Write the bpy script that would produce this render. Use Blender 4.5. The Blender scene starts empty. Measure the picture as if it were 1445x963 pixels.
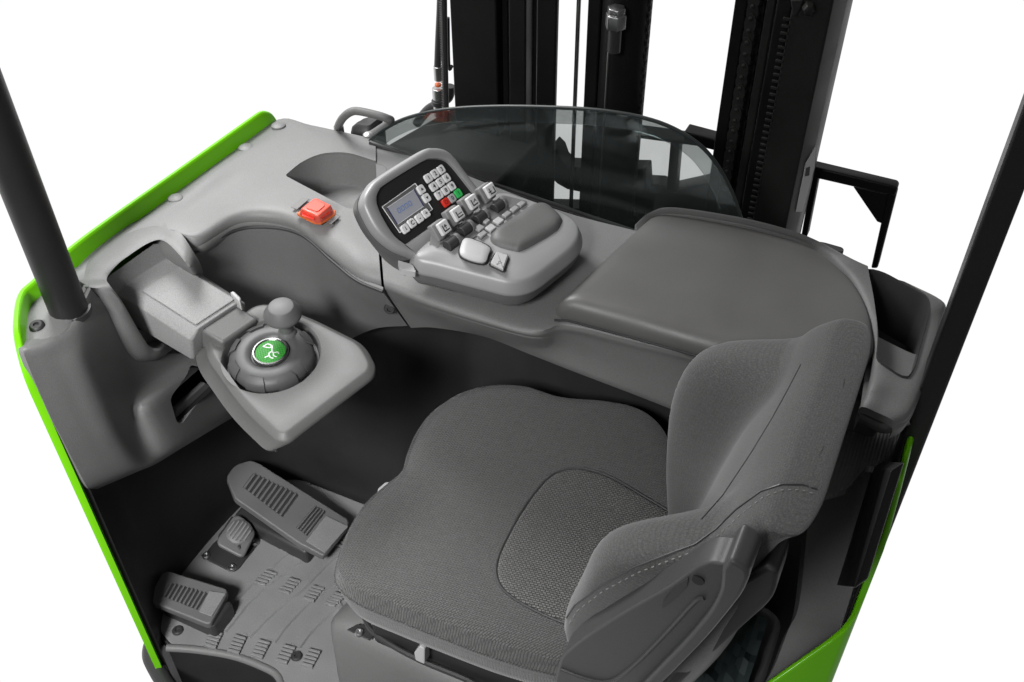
import bpy, bmesh, math, random
from mathutils import Vector as V, Matrix
random.seed(7)
S = bpy.context.scene
COL = S.collection

# ------------------------------------------------------------------ camera
F, CX, CY = 1449.0, 722.5, 481.5          # focal length and centre in photo pixels (1445 x 963)
CAM = V((0, 0, 2.0))
def _basis(p=42.2, h=25.6, roll=-0.5):
    p, h, r = map(math.radians, (p, h, roll))
    fw = V((-math.sin(h)*math.cos(p), math.cos(h)*math.cos(p), -math.sin(p)))
    rt = V((math.cos(h), math.sin(h), 0)); up = rt.cross(fw)
    rt2 = rt*math.cos(r) + up*math.sin(r)
    return rt2, rt2.cross(fw), fw
RT, UP, FW = _basis()
cd = bpy.data.cameras.new('camera'); cam = bpy.data.objects.new('camera', cd); COL.objects.link(cam)
cd.sensor_width = 36; cd.lens = 36*F/1445; cd.clip_end = 100; cd.clip_start = .05
m = Matrix.Identity(4)
for i in range(3):
    m[i][0], m[i][1], m[i][2], m[i][3] = RT[i], UP[i], -FW[i], CAM[i]
cam.matrix_world = m
S.camera = cam

# ------------------------------------------------------------------ world: white studio sweep ahead of and below the truck, dim studio elsewhere
w = bpy.data.worlds.new('World'); S.world = w; w.use_nodes = True
nt = w.node_tree; nt.nodes.clear()
out = nt.nodes.new('ShaderNodeOutputWorld'); bg = nt.nodes.new('ShaderNodeBackground')
tc = nt.nodes.new('ShaderNodeTexCoord'); sp = nt.nodes.new('ShaderNodeVectorMath'); sp.operation = 'DOT_PRODUCT'; rp = nt.nodes.new('ShaderNodeValToRGB')
sp.inputs[1].default_value = V((-.6, .65, -.45)).normalized()
nt.links.new(tc.outputs['Generated'], sp.inputs[0])
mp = nt.nodes.new('ShaderNodeMapRange'); mp.inputs['From Min'].default_value = -1; mp.inputs['From Max'].default_value = 1
nt.links.new(sp.outputs['Value'], mp.inputs['Value']); nt.links.new(mp.outputs[0], rp.inputs[0])
e = rp.color_ramp.elements
e[0].position = .50; e[0].color = (.13, .13, .13, 1); e[1].position = .77; e[1].color = (1, 1, 1, 1)
nt.links.new(rp.outputs[0], bg.inputs[0]); bg.inputs[1].default_value = 1.02
nt.links.new(bg.outputs[0], out.inputs[0])

def area(name, loc, target, size, power, col=(1, 1, 1), sy=None):
    l = bpy.data.lights.new(name, 'AREA'); l.energy = power; l.size = size; l.color = col
    if sy: l.shape = 'RECTANGLE'; l.size_y = sy
    o = bpy.data.objects.new(name, l); COL.objects.link(o); o.location = loc
    o.rotation_euler = (V(target)-V(loc)).to_track_quat('-Z', 'Y').to_euler(); return o
area('key_softbox', (-2.0, 1.9, 2.45), (-.8, 1.15, .7), .8, 50)
fl_ = area('fill_softbox', (-.70, -1.2, 2.6), (-1.18, 1.0, .1), .7, 14); fl_.data.spread = math.radians(56)

S.view_settings.view_transform = 'Standard'; S.view_settings.look = 'None'
S.view_settings.exposure = 0; S.view_settings.gamma = 1

# ------------------------------------------------------------------ picture point -> place in the truck
def ray(u, v): return (u-CX)*RT - (v-CY)*UP + F*FW
def Z(u, v, z): d = ray(u, v); return CAM + d*((z-CAM.z)/d.z)
def Y(u, v, y): d = ray(u, v); return CAM + d*((y-CAM.y)/d.y)
def X(u, v, x): d = ray(u, v); return CAM + d*((x-CAM.x)/d.x)
class Frame:
    def __init__(s, o, ex, ez):
        s.o = V(o); s.ez = V(ez).normalized(); ex = V(ex); s.ex = (ex - s.ez*ex.dot(s.ez)).normalized(); s.ey = s.ez.cross(s.ex)
    def px(s, u, v, h=0):
        d = ray(u, v); t = ((s.o + s.ez*h) - CAM).dot(s.ez)/d.dot(s.ez); return CAM + d*t
    def w(s, a, b, h=0): return s.o + s.ex*a + s.ey*b + s.ez*h
    def loc(s, p): q = p - s.o; return (q.dot(s.ex), q.dot(s.ey), q.dot(s.ez))
    def at(s, p): f = Frame(p, s.ex, s.ez); return f

# ------------------------------------------------------------------ materials
MATS = {}
def mat(name, col, rough=.5, metal=0., spec=.5, grain=0., gscale=900, bump=0., bscale=700, coat=0., mottle=0., emis=0.):
    m = bpy.data.materials.new(name); m.use_nodes = True; n = m.node_tree; b = n.nodes['Principled BSDF']
    b.inputs['Base Color'].default_value = (*col, 1); b.inputs['Roughness'].default_value = rough
    b.inputs['Metallic'].default_value = metal; b.inputs['Specular IOR Level'].default_value = spec
    b.inputs['Coat Weight'].default_value = coat; b.inputs['Coat Roughness'].default_value = .08
    t = n.nodes.new('ShaderNodeTexCoord')
    if grain or mottle:
        mix = n.nodes.new('ShaderNodeMix'); mix.data_type = 'RGBA'; mix.blend_type = 'MULTIPLY'; mix.inputs[0].default_value = 1
        mix.inputs[6].default_value = (*col, 1)
        a = n.nodes.new('ShaderNodeTexNoise'); a.inputs['Scale'].default_value = gscale; a.inputs['Detail'].default_value = 1
        n.links.new(t.outputs['Object'], a.inputs['Vector'])
        r = n.nodes.new('ShaderNodeMapRange'); r.inputs['From Min'].default_value = .3; r.inputs['From Max'].default_value = .7
        r.inputs['To Min'].default_value = 1-grain; r.inputs['To Max'].default_value = 1+grain
        n.links.new(a.outputs['Fac'], r.inputs['Value'])
        c = n.nodes.new('ShaderNodeTexNoise'); c.inputs['Scale'].default_value = 9; c.inputs['Detail'].default_value = 4
        n.links.new(t.outputs['Object'], c.inputs['Vector'])
        r2 = n.nodes.new('ShaderNodeMapRange'); r2.inputs['From Min'].default_value = .3; r2.inputs['From Max'].default_value = .7
        r2.inputs['To Min'].default_value = 1-mottle; r2.inputs['To Max'].default_value = 1+mottle
        n.links.new(c.outputs['Fac'], r2.inputs['Value'])
        mu = n.nodes.new('ShaderNodeMath'); mu.operation = 'MULTIPLY'
        n.links.new(r.outputs[0], mu.inputs[0]); n.links.new(r2.outputs[0], mu.inputs[1])
        n.links.new(mu.outputs[0], mix.inputs[7]); n.links.new(mix.outputs[2], b.inputs['Base Color'])
        rr = n.nodes.new('ShaderNodeMapRange'); rr.inputs['From Min'].default_value = .3; rr.inputs['From Max'].default_value = .7
        rr.inputs['To Min'].default_value = max(rough-.06, .02); rr.inputs['To Max'].default_value = rough+.06
        n.links.new(c.outputs['Fac'], rr.inputs['Value']); n.links.new(rr.outputs[0], b.inputs['Roughness'])
    if bump:
        a = n.nodes.new('ShaderNodeTexNoise'); a.inputs['Scale'].default_value = bscale; a.inputs['Detail'].default_value = 2
        n.links.new(t.outputs['Object'], a.inputs['Vector'])
        bp = n.nodes.new('ShaderNodeBump'); bp.inputs['Strength'].default_value = bump; bp.inputs['Distance'].default_value = .001
        n.links.new(a.outputs['Fac'], bp.inputs['Height']); n.links.new(bp.outputs[0], b.inputs['Normal'])
    if emis:
        b.inputs['Emission Color'].default_value = (*col, 1); b.inputs['Emission Strength'].default_value = emis
    MATS[name] = m; return m
def fabric(name, c0, c1, cell=.008, axes=((1, 0, 0), (0, 1, 0)), row=.45, mortar=.14, bump=.5, uv=False):
    """woven cloth: small staggered cells, lighter threads over darker gaps, plus a little fuzz"""
    m = bpy.data.materials.new(name); m.use_nodes = True; n = m.node_tree; b = n.nodes['Principled BSDF']
    b.inputs['Roughness'].default_value = .95; b.inputs['Specular IOR Level'].default_value = .15
    b.inputs['Sheen Weight'].default_value = .25; b.inputs['Sheen Roughness'].default_value = .6
    t = n.nodes.new('ShaderNodeTexCoord'); mpn = n.nodes.new('ShaderNodeCombineXYZ')
    for k_, a_ in enumerate(axes):
        dt = n.nodes.new('ShaderNodeVectorMath'); dt.operation = 'DOT_PRODUCT'; dt.inputs[1].default_value = a_
        n.links.new(t.outputs['UV' if uv else 'Object'], dt.inputs[0]); n.links.new(dt.outputs['Value'], mpn.inputs[k_])
    ns = n.nodes.new('ShaderNodeTexNoise'); ns.inputs['Scale'].default_value = 60; n.links.new(t.outputs['Object'], ns.inputs['Vector'])
    mx = n.nodes.new('ShaderNodeMix'); mx.data_type = 'VECTOR'; mx.inputs[0].default_value = .004
    n.links.new(mpn.outputs[0], mx.inputs[4]); n.links.new(ns.outputs['Color'], mx.inputs[5])
    br = n.nodes.new('ShaderNodeTexBrick'); br.inputs['Scale'].default_value = 1
    br.inputs['Brick Width'].default_value = cell; br.inputs['Row Height'].default_value = cell*row
    br.inputs['Mortar Size'].default_value = cell*mortar; br.inputs['Mortar Smooth'].default_value = 1
    br.inputs['Color1'].default_value = (*c1, 1); br.inputs['Color2'].default_value = tuple(a*.86 for a in c1)+(1,)
    br.inputs['Mortar'].default_value = (*c0, 1)
    n.links.new(mx.outputs[1], br.inputs['Vector'])
    fz = n.nodes.new('ShaderNodeTexNoise'); fz.inputs['Scale'].default_value = 480; fz.inputs['Detail'].default_value = 2
    n.links.new(t.outputs['Object'], fz.inputs['Vector'])
    r = n.nodes.new('ShaderNodeMapRange'); r.inputs['From Min'].default_value = .3; r.inputs['From Max'].default_value = .7
    r.inputs['To Min'].default_value = .68; r.inputs['To Max'].default_value = 1.32; n.links.new(fz.outputs['Fac'], r.inputs['Value'])
    mu = n.nodes.new('ShaderNodeMix'); mu.data_type = 'RGBA'; mu.blend_type = 'MULTIPLY'; mu.inputs[0].default_value = 1
    n.links.new(br.outputs['Color'], mu.inputs[6]); n.links.new(r.outputs[0], mu.inputs[7]); n.links.new(mu.outputs[2], b.inputs['Base Color'])
    iv = n.nodes.new('ShaderNodeMath'); iv.operation = 'SUBTRACT'; iv.inputs[0].default_value = 1; n.links.new(br.outputs['Fac'], iv.inputs[1])
    bp = n.nodes.new('ShaderNodeBump'); bp.inputs['Strength'].default_value = bump; bp.inputs['Distance'].default_value = .0015
    n.links.new(iv.outputs[0], bp.inputs['Height']); n.links.new(bp.outputs[0], b.inputs['Normal'])
    MATS[name] = m; return m
GREY = mat('grey_plastic', (.185, .185, .183), .50, grain=.15, bump=.4, mottle=.05)
GREY2 = mat('mid_grey_plastic', (.155, .155, .153), .52, grain=.15, bump=.4, mottle=.05)
LID = mat('dark_grey_lid', (.108, .107, .104), .45, grain=.06, bump=.15, mottle=.05)
PANEL = mat('charcoal_panel', (.155, .155, .154), .5, grain=.14, bump=.35, mottle=.05)
CONS = mat('grey_console', (.115, .115, .113), .5, grain=.12, bump=.35, mottle=.04)
ARM = mat('speckled_grey', (.265, .265, .263), .52, grain=.15, gscale=600, bump=.5, bscale=420, mottle=.04)
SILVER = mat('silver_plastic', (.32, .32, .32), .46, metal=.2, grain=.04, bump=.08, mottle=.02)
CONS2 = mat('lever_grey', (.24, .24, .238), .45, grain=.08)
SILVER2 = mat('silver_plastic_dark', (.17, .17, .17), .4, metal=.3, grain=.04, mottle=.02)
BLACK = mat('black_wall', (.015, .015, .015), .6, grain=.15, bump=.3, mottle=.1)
STEEL = mat('black_steel', (.007, .007, .007), .5, spec=.25, grain=.15, bump=.3, bscale=300, mottle=.1)
STEEL2 = mat('charcoal_steel', (.022, .022, .021), .5, spec=.3, grain=.2, bump=.4, bscale=300, mottle=.1)
POST = mat('black_powder_coat', (.016, .016, .016), .45, grain=.1, bump=.3, mottle=.05)
RUBBER = mat('rubber_mat', (.21, .21, .21), .62, grain=.12, gscale=500, bump=.3, mottle=.10)
PEDAL = mat('pedal_rubber', (.125, .125, .125), .5, grain=.1, bump=.3, mottle=.08)
WHEEL = mat('wheel_rubber', (.07, .07, .07), .48, grain=.08, bump=.2)
KNOB = mat('knob_plastic', (.11, .11, .11), .5, grain=.05, bump=.1)
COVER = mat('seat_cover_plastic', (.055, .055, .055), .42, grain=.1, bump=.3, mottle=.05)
DARK = mat('dark_plastic', (.035, .035, .035), .45, grain=.1, bump=.2)
SCREEN_P = mat('display_black', (.018, .018, .018), .4, grain=.1, bump=.05)
WHITE = mat('white_key', (.74, .74, .74), .4, bump=.05)
OFFW = mat('pale_grey_plastic', (.45, .45, .45), .4, grain=.03)
INK = mat('black_ink', (.03, .03, .035), .5)
RED = mat('red_plastic', (.75, .035, .02), .3, coat=.3)
REDB = mat('red_button', (.80, .11, .07), .32, coat=.4)
ORANGE = mat('orange_base', (.75, .15, .03), .35)
KGREEN = mat('green_key', (.04, .55, .12), .4)
LCD = mat('lcd_grey', (.36, .37, .41), .25)
BLUE = mat('lcd_blue', (.08, .20, .55), .4)
NAVY = mat('lcd_navy', (.02, .02, .14), .4)
CHROME = mat('chrome', (.36, .37, .36), .25, metal=1.)
ZINC = mat('zinc', (.55, .55, .55), .35, metal=1., grain=.05)
GREEN = mat('green_paint', (.17, .60, .004), .35, spec=.3, coat=.15)
LABELW = mat('white_sticker', (.6, .6, .6), .5)
STITCH = mat('pale_thread', (.24, .24, .235), .8)
def ax2(a): return ((math.cos(a), math.sin(a), 0), (-math.sin(a), math.cos(a), 0))
FAB = fabric('seat_cloth', (.045, .045, .044), (.112, .111, .109), .0085, ax2(.95), bump=.7)
FABI = fabric('seat_insert_cloth', (.022, .022, .021), (.185, .183, .177), .0072, ax2(.18), row=.62, mortar=.2, bump=.9)
FABB = fabric('backrest_cloth', (.058, .058, .057), (.078, .077, .076), .0060, row=.6, mortar=.22, bump=.1, uv=True)
SIDE = fabric('side_cloth', (.05, .05, .049), (.12, .12, .118), .0045, ((.92, -.38, 0), (0, 0, 1)), row=6, bump=.9)
# green emblem with a fine checked ground
def emblem_mat():
    m = bpy.data.materials.new('emblem_green'); m.use_nodes = True; n = m.node_tree; b = n.nodes['Principled BSDF']
    t = n.nodes.new('ShaderNodeTexCoord'); c = n.nodes.new('ShaderNodeTexChecker'); c.inputs['Scale'].default_value = 330
    c.inputs[1].default_value = (.015, .17, .02, 1); c.inputs[2].default_value = (.045, .27, .035, 1)
    n.links.new(t.outputs['Object'], c.inputs[0]); n.links.new(c.outputs[0], b.inputs['Base Color']); b.inputs['Roughness'].default_value = .5; b.inputs['Specular IOR Level'].default_value = .2
    return m
EMBL = emblem_mat()
def glass_mat():
    m = bpy.data.materials.new('smoked_glass'); m.use_nodes = True; n = m.node_tree; n.nodes.clear()
    o = n.nodes.new('ShaderNodeOutputMaterial'); mx = n.nodes.new('ShaderNodeMixShader'); t = n.nodes.new('ShaderNodeBsdfTransparent')
    t.inputs[0].default_value = (.73, .745, .74, 1); g = n.nodes.new('ShaderNodeBsdfGlossy'); g.inputs['Roughness'].default_value = .03
    g.inputs[0].default_value = (.85, .95, .95, 1)
    fr = n.nodes.new('ShaderNodeFresnel'); fr.inputs[0].default_value = 1.5
    n.links.new(fr.outputs[0], mx.inputs[0]); n.links.new(t.outputs[0], mx.inputs[1]); n.links.new(g.outputs[0], mx.inputs[2]); df = n.nodes.new('ShaderNodeBsdfDiffuse'); df.inputs[0].default_value = (.18, .195, .195, 1); m2 = n.nodes.new('ShaderNodeMixShader'); m2.inputs[0].default_value = .04
    n.links.new(mx.outputs[0], m2.inputs[1]); n.links.new(df.outputs[0], m2.inputs[2]); n.links.new(m2.outputs[0], o.inputs[0])
    return m
GLASS = glass_mat()

# ------------------------------------------------------------------ mesh helpers
def cr(p, n, closed=False):
    """Catmull-Rom through p (list of Vectors), n steps per segment"""
    L = len(p); o = []
    segs = L if closed else L-1
    for i in range(segs):
        if closed: a, b, c, d = p[(i-1) % L], p[i], p[(i+1) % L], p[(i+2) % L]
        else:
            b, c = p[i], p[i+1]; a = p[i-1] if i else b*2-c; d = p[i+2] if i+2 < L else c*2-b
        for k in range(n):
            t = k/n; t2 = t*t; t3 = t2*t
            o.append((b*2 + (c-a)*t + (a*2-b*5+c*4-d)*t2 + (b*3-a-c*3+d)*t3)*.5)
    if not closed: o.append(p[-1].copy())
    return o
def rounded(p, r, n=5):
    """closed polygon with its corners rounded by r (number or list)"""
    o = []; L = len(p)
    for i in range(L):
        rr = r[i] if isinstance(r, (list, tuple)) else r
        a, b, c = p[i-1], p[i], p[(i+1) % L]
        d1 = (a-b); d2 = (c-b); q = min(rr, d1.length*.48, d2.length*.48)
        if q < 1e-5: o.append(b.copy()); continue
        s, e_ = b + d1.normalized()*q, b + d2.normalized()*q
        for k in range(n+1):
            t = k/n; o.append(s*(1-t)**2 + b*2*t*(1-t) + e_*t*t)
    return o
def resample(p, n, closed=True):
    q = p + [p[0]] if closed else p
    d = [0]
    for a, b in zip(q, q[1:]): d.append(d[-1] + (b-a).length)
    o = []; j = 0
    for k in range(n):
        s = d[-1]*k/(n if closed else n-1)
        while j < len(d)-2 and d[j+1] < s: j += 1
        t = (s-d[j])/max(d[j+1]-d[j], 1e-9); o.append(q[j].lerp(q[j+1], min(t, 1)))
    return o
class MB:
    def __init__(s): s.v = []; s.f = []; s.m = []
    def add(s, vs, fs, mi=0):
        o = len(s.v); s.v += [V(x) for x in vs]; s.f += [[i+o for i in f] for f in fs]; s.m += [mi]*len(fs); return s
    def prism(s, p, vec, mi=0, p2=None):
        n = len(p); vec = V(vec); q = p2 if p2 else [a+vec for a in p]
        return s.add(list(p)+list(q), [list(range(n)), list(range(2*n-1, n-1, -1))] + [[i, i+n, (i+1) % n + n, (i+1) % n] for i in range(n)], mi)
    def box(s, fr, c, size, mi=0):
        a, b, h = (x/2 for x in size); vs = [fr.w(c[0]+i*a, c[1]+j*b, c[2]+k*h) for i in (-1, 1) for j in (-1, 1) for k in (-1, 1)]
        return s.add(vs, [[0, 1, 3, 2], [4, 6, 7, 5], [0, 4, 5, 1], [2, 3, 7, 6], [0, 2, 6, 4], [1, 5, 7, 3]], mi)
    def rings(s, R, mi=0, cap0=True, cap1=True, closed=True):
        n = len(R[0]); vs = [x for r in R for x in r]; fs = []
        for k in range(len(R)-1):
            for i in range(n if closed else n-1): fs.append([k*n+i, k*n+(i+1) % n, (k+1)*n+(i+1) % n, (k+1)*n+i])
        if cap0: fs.append(list(range(n-1, -1, -1)))
        if cap1: fs.append(list(range((len(R)-1)*n, len(R)*n)))
        return s.add(vs, fs, mi)
    def tube(s, path, r, n=10, mi=0, closed=False):
        R = []; up = V((0, 0, 1)); L = len(path); pr = None
        for i, p in enumerate(path):
            t = (path[(i+1) % L]-path[i-1]) if closed else path[min(i+1, L-1)]-path[max(i-1, 0)]
            t.normalize()
            a = (pr - t*pr.dot(t)) if pr else (V((1, 0, 0)) if abs(t.z) > .9 else up) - t*((V((1, 0, 0)) if abs(t.z) > .9 else up).dot(t))
            a.normalize(); pr = a; b = t.cross(a); rr = r(i/(L-1)) if callable(r) else r
            R.append([p + (a*math.cos(k*2*math.pi/n) + b*math.sin(k*2*math.pi/n))*rr for k in range(n)])
        if closed: R.append(R[0]); return s.rings(R, mi, False, False)
        return s.rings(R, mi)
    def lathe(s, prof, fr, n=32, mi=0):
        R = [[fr.w(r*math.cos(k*2*math.pi/n), r*math.sin(k*2*math.pi/n), h) for k in range(n)] for r, h in prof]
        return s.rings(R, mi)
    def text(s, txt, fr, size, mi=0, cx=0, cy=0, h=.0004):
        c = bpy.data.curves.new('t', 'FONT'); c.body = txt; c.size = size; c.align_x = 'CENTER'; c.align_y = 'CENTER'; c.resolution_u = 3; c.offset = size*.022
        o = bpy.data.objects.new('t', c); COL.objects.link(o); bpy.context.view_layer.update()
        me = bpy.data.meshes.new_from_object(o.evaluated_get(bpy.context.evaluated_depsgraph_get()))
        s.add([fr.w(q.co.x+cx, q.co.y+cy, h) for q in me.vertices], [list(p.vertices) for p in me.polygons], mi)
        bpy.data.objects.remove(o); bpy.data.curves.remove(c); bpy.data.meshes.remove(me); return s
    def stroke(s, pts, wd, fr, mi=0, h=.0005, closed=False):
        """flat printed line through local points"""
        L = len(pts); ed = [(pts[i], pts[(i+1) % L]) for i in range(L if closed else L-1)]
        for (a, b) in ed:
            d = V((b[0]-a[0], b[1]-a[1])); ln = d.length; d /= max(ln, 1e-9); nn = V((-d.y, d.x))*wd/2; e_ = d*wd/2
            q = [(a[0]-e_.x+nn.x, a[1]-e_.y+nn.y), (a[0]-e_.x-nn.x, a[1]-e_.y-nn.y), (b[0]+e_.x-nn.x, b[1]+e_.y-nn.y), (b[0]+e_.x+nn.x, b[1]+e_.y+nn.y)]
            s.add([fr.w(x, y, h) for x, y in q], [[0, 1, 2, 3]], mi)
        return s
    def build(s, name, mats, parent=None, bevel=0, seg=3, angle=35, sub=0, label=None, fix=True, merge=True, sharp=40):
        me = bpy.data.meshes.new(name); me.from_pydata([tuple(x) for x in s.v], [], s.f)
        mats = mats if isinstance(mats, (list, tuple)) else [mats]
        for q in mats: me.materials.append(q)
        me.polygons.foreach_set('material_index', s.m)
        bm = bmesh.new(); bm.from_mesh(me)
        if merge: bmesh.ops.remove_doubles(bm, verts=bm.verts, dist=1e-6)
        if fix: bmesh.ops.recalc_face_normals(bm, faces=bm.faces)
        for f in bm.faces: f.smooth = True
        bm.to_mesh(me); bm.free()
        o = bpy.data.objects.new(name, me); COL.objects.link(o)
        if parent: o.parent = parent
        if label: o['label'] = label
        if bevel:
            b = o.modifiers.new('b', 'BEVEL'); b.width = bevel; b.segments = seg; b.limit_method = 'ANGLE'; b.angle_limit = math.radians(angle); b.harden_normals = False
        if sub: q = o.modifiers.new('s', 'SUBSURF'); q.levels = sub; q.render_levels = sub
        if not bevel: me.set_sharp_from_angle(angle=math.radians(sharp))
        else:
            me.set_sharp_from_angle(angle=math.radians(89))
        return o
def patch(rows, nu, nv):
    """smooth grid through rows of points"""
    a = [cr(r, nu) for r in rows]; cols = [cr([r[i] for r in a], nv) for i in range(len(a[0]))]
    return [[c[k] for c in cols] for k in range(len(cols[0]))]
def shell(rows, vec, nu=8, nv=6, mb=None, mi=0, smooth=True):
    """a patch thickened along vec into a closed body"""
    g = patch(rows, nu, nv) if smooth else rows
    h, w_ = len(g), len(g[0]); vec = V(vec); mb = mb or MB()
    vs = [p for r in g for p in r] + [p+vec for r in g for p in r]; N = h*w_; fs = []
    for j in range(h-1):
        for i in range(w_-1):
            a = j*w_+i; fs.append([a, a+1, a+w_+1, a+w_]); fs.append([N+a, N+a+w_, N+a+w_+1, N+a+1])
    for i in range(w_-1):
        fs.append([i, N+i, N+i+1, i+1]); b = (h-1)*w_+i; fs.append([b, b+1, N+b+1, N+b])
    for j in range(h-1):
        a = j*w_; fs.append([a, a+w_, N+a+w_, N+a]); b = a+w_-1; fs.append([b, N+b, N+b+w_, b+w_])
    return mb.add(vs, fs, mi)
def cut(o, cutter_mb):
    c = cutter_mb.build('cutter', DARK); md = o.modifiers.new('c', 'BOOLEAN'); md.object = c; md.operation = 'DIFFERENCE'; md.solver = 'EXACT'
    bpy.context.view_layer.update()
    me = bpy.data.meshes.new_from_object(o.evaluated_get(bpy.context.evaluated_depsgraph_get()))
    o.modifiers.clear(); old = o.data; o.data = me; bpy.data.meshes.remove(old); cm = c.data; bpy.data.objects.remove(c); bpy.data.meshes.remove(cm)
    me.set_sharp_from_angle(angle=math.radians(40)); return o
def empty(name, loc, parent=None):
    o = bpy.data.objects.new(name, None); COL.objects.link(o); o.empty_display_size = .05
    if parent: o.parent = parent
    o.location = loc if not parent else (0, 0, 0); return o
def zs(z, *p): return [Z(u, v, z) for u, v in p]
def disc_screw(parent, p, normal, r=.008, name='screw', m=None):
    f = Frame(p, (1, .01, .02) if abs(V(normal).normalized().x) < .9 else (0, 1, 0), normal); b = MB()
    b.lathe([(r*1.15, -.002), (r*1.15, .0005), (r, .003), (r*.85, .0045), (r*.45, .0045), (r*.4, .0015), (.0001, .0015)], f, 20)
    return b.build(name, m or ZINC, parent)

truck = empty('reach_truck', (0, 0, 0))
truck['label'] = 'green and grey reach truck cab with fabric seat, control console and black mast'
truck['category'] = 'reach truck'
T = truck
UPZ = Frame((0, 0, 0), (1, 0, 0), (0, 0, 1))

# ================================================================== BODY PANELS
def wall_sweep(path, z0, z1, th, side=1, mb=None, ztop=None):
    """vertical wall along a plan path; th thickness to one side"""
    L = len(path); R = []
    for i, p in enumerate(path):
        t = path[min(i+1, L-1)]-path[max(i-1, 0)]; t.z = 0; t.normalize(); nn = V((-t.y, t.x, 0))*side*th
        zt = ztop[i] if ztop else z1; zr = min(.006, th*.45)
        a, b = V((p.x, p.y, 0)), V((p.x, p.y, 0))+nn
        R.append([a+V((0, 0, z0)), a+V((0, 0, zt-zr)), a+nn*.15+V((0, 0, zt-zr*.3)), a+nn*.3+V((0, 0, zt)), b-nn*.3+V((0, 0, zt)), b-nn*.15+V((0, 0, zt-zr*.3)), b+V((0, 0, zt-zr)), b+V((0, 0, z0))])
    return (mb or MB()).rings(R)
pl = [Z(391, 167, .87), Z(262, 261, .87), Z(128, 359, .87), Z(59, 412, .88), Z(40, 427, .885), Z(33, 455, .89), V((-1.216, .742, .9))]
pl = [V((p.x, p.y, 0)) for p in pl]
end_dir = (pl[0]-pl[1]).normalized()
P0 = resample(cr(pl, 12), 260, False)
zl = []
L0_ = sum((b-a).length for a, b in zip(P0, P0[1:])); acc = 0
for k, p in enumerate(P0):
    d_ = L0_*(1-k/259); z_ = .905
    if d_ < .075: z_ -= .085*(1-math.sqrt(max(0, 1-(1-d_/.075)**2)))
    d0_ = L0_*k/259
    if d0_ < .05: z_ -= .05*(1-math.sqrt(max(0, 1-(1-d0_/.05)**2)))
    zl.append(z_)
green_l = wall_sweep(P0, -.45, .905, .013, -1, ztop=zl).build('body_panel', GREEN, T, label='green side panel beside the steering controls')
# right rear
tp = [V(p) for p in ((.1, 1.30, .782), (.1, 1.246, .780), (.1, 1.21, .778), (.1, 1.16, .772), (.1, 1.11, .757), (.1, 1.085, .745), (.1, 1.0765, .73), (.0998, 1.0755, .68), (.0994, 1.0745, .62), (.0988, 1.0735, .585), (.097, 1.0715, .555), (.093, 1.068, .53), (.0865, 1.062, .512), (.072, 1.047, .492), (.055, 1.030, .474), (.03, 1.004, .449), (.006, .979, .425), (-.03, .945, .392), (-.063, .913, .36))]
wall_sweep([V((p.x, p.y, 0)) for p in tp], -.5, 0, .010, -1, ztop=[p.z for p in tp]).build('body_panel', GREEN, T, label='green rear corner panel behind the seat')
ln = [V((p.x-.0112, p.y, 0)) for p in tp[:6]] + [V((.0888, 1.087, 0)), V((.075, 1.072, 0)), V((.02, 1.015, 0))]
wall_sweep(ln, -.4, 0, .004, -1, ztop=[p.z-.006 for p in tp[:6]]+[.5, .47, .42]).build('panel_liner', BLACK, T)

# ================================================================== FLOOR AND WALLS
fl = zs(0, (200, 850), (222, 895), (238, 912), (278, 917), (331, 926), (376, 943), (398, 965), (402, 1000)) + \
     [V((-.80, .70, 0)), V((-.3, .70, 0)), V((.05, 1.0, 0)), V((.05, 1.46, 0)), V((-.8, 1.46, 0)), V((-1.2, 1.32, 0)), V((-1.36, 1.2, 0)), V((-1.36, .85, 0))]
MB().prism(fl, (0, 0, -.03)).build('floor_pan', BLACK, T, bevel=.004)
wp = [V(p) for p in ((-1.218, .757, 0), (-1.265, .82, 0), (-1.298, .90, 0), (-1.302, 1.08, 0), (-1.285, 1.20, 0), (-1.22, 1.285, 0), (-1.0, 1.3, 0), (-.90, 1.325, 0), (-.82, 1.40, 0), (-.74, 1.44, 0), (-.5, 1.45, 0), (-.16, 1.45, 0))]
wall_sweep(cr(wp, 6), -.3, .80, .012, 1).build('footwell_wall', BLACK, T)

# floor mat with raised arcs and rib blocks
mat_e = empty('floor_mat', (0, 0, 0), T)
mp_ = zs(.006, (214, 855), (228, 893), (242, 909), (280, 913), (333, 922), (380, 940), (400, 960), (403, 990)) + \
      [V((-.79, .72, .006)), V((-.70, .9, .006)), V((-.85, 1.285, .006))] + zs(.006, (515, 712), (415, 673), (395, 672), (335, 716), (222, 838))
MB().prism(mp_, (0, 0, -.005)).build('mat_sheet', RUBBER, mat_e, bevel=.002)
q = MB()
z6 = lambda a, b: (180+a/2.6525, 600+b/2.6525)
arcs = [[(655, 488), (560, 560), (450, 650), (355, 765)], [(800, 470), (740, 510), (640, 610), (540, 690), (445, 785)],
        [(800, 568), (690, 640), (600, 725), (537, 805)], [(800, 672), (745, 700), (680, 760), (630, 825)],
        [(640, 425), (520, 530), (400, 640), (300, 765)]]
for ar in arcs:
    path = cr([Z(*z6(*p), .0095) for p in ar], 8)
    R = []
    for i, p in enumerate(path):
        t = (path[min(i+1, len(path)-1)]-path[max(i-1, 0)]).normalized(); nn = V((-t.y, t.x, 0))
        R.append([p-nn*.0135+V((0, 0, -.004)), p-nn*.012+V((0, 0, .001)), p+nn*.010+V((0, 0, .001)), p+nn*.0135+V((0, 0, -.004))])
    q.rings(R)
q.build('raised_arcs', RUBBER, mat_e, label='curved raised bands moulded in the mat')
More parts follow.
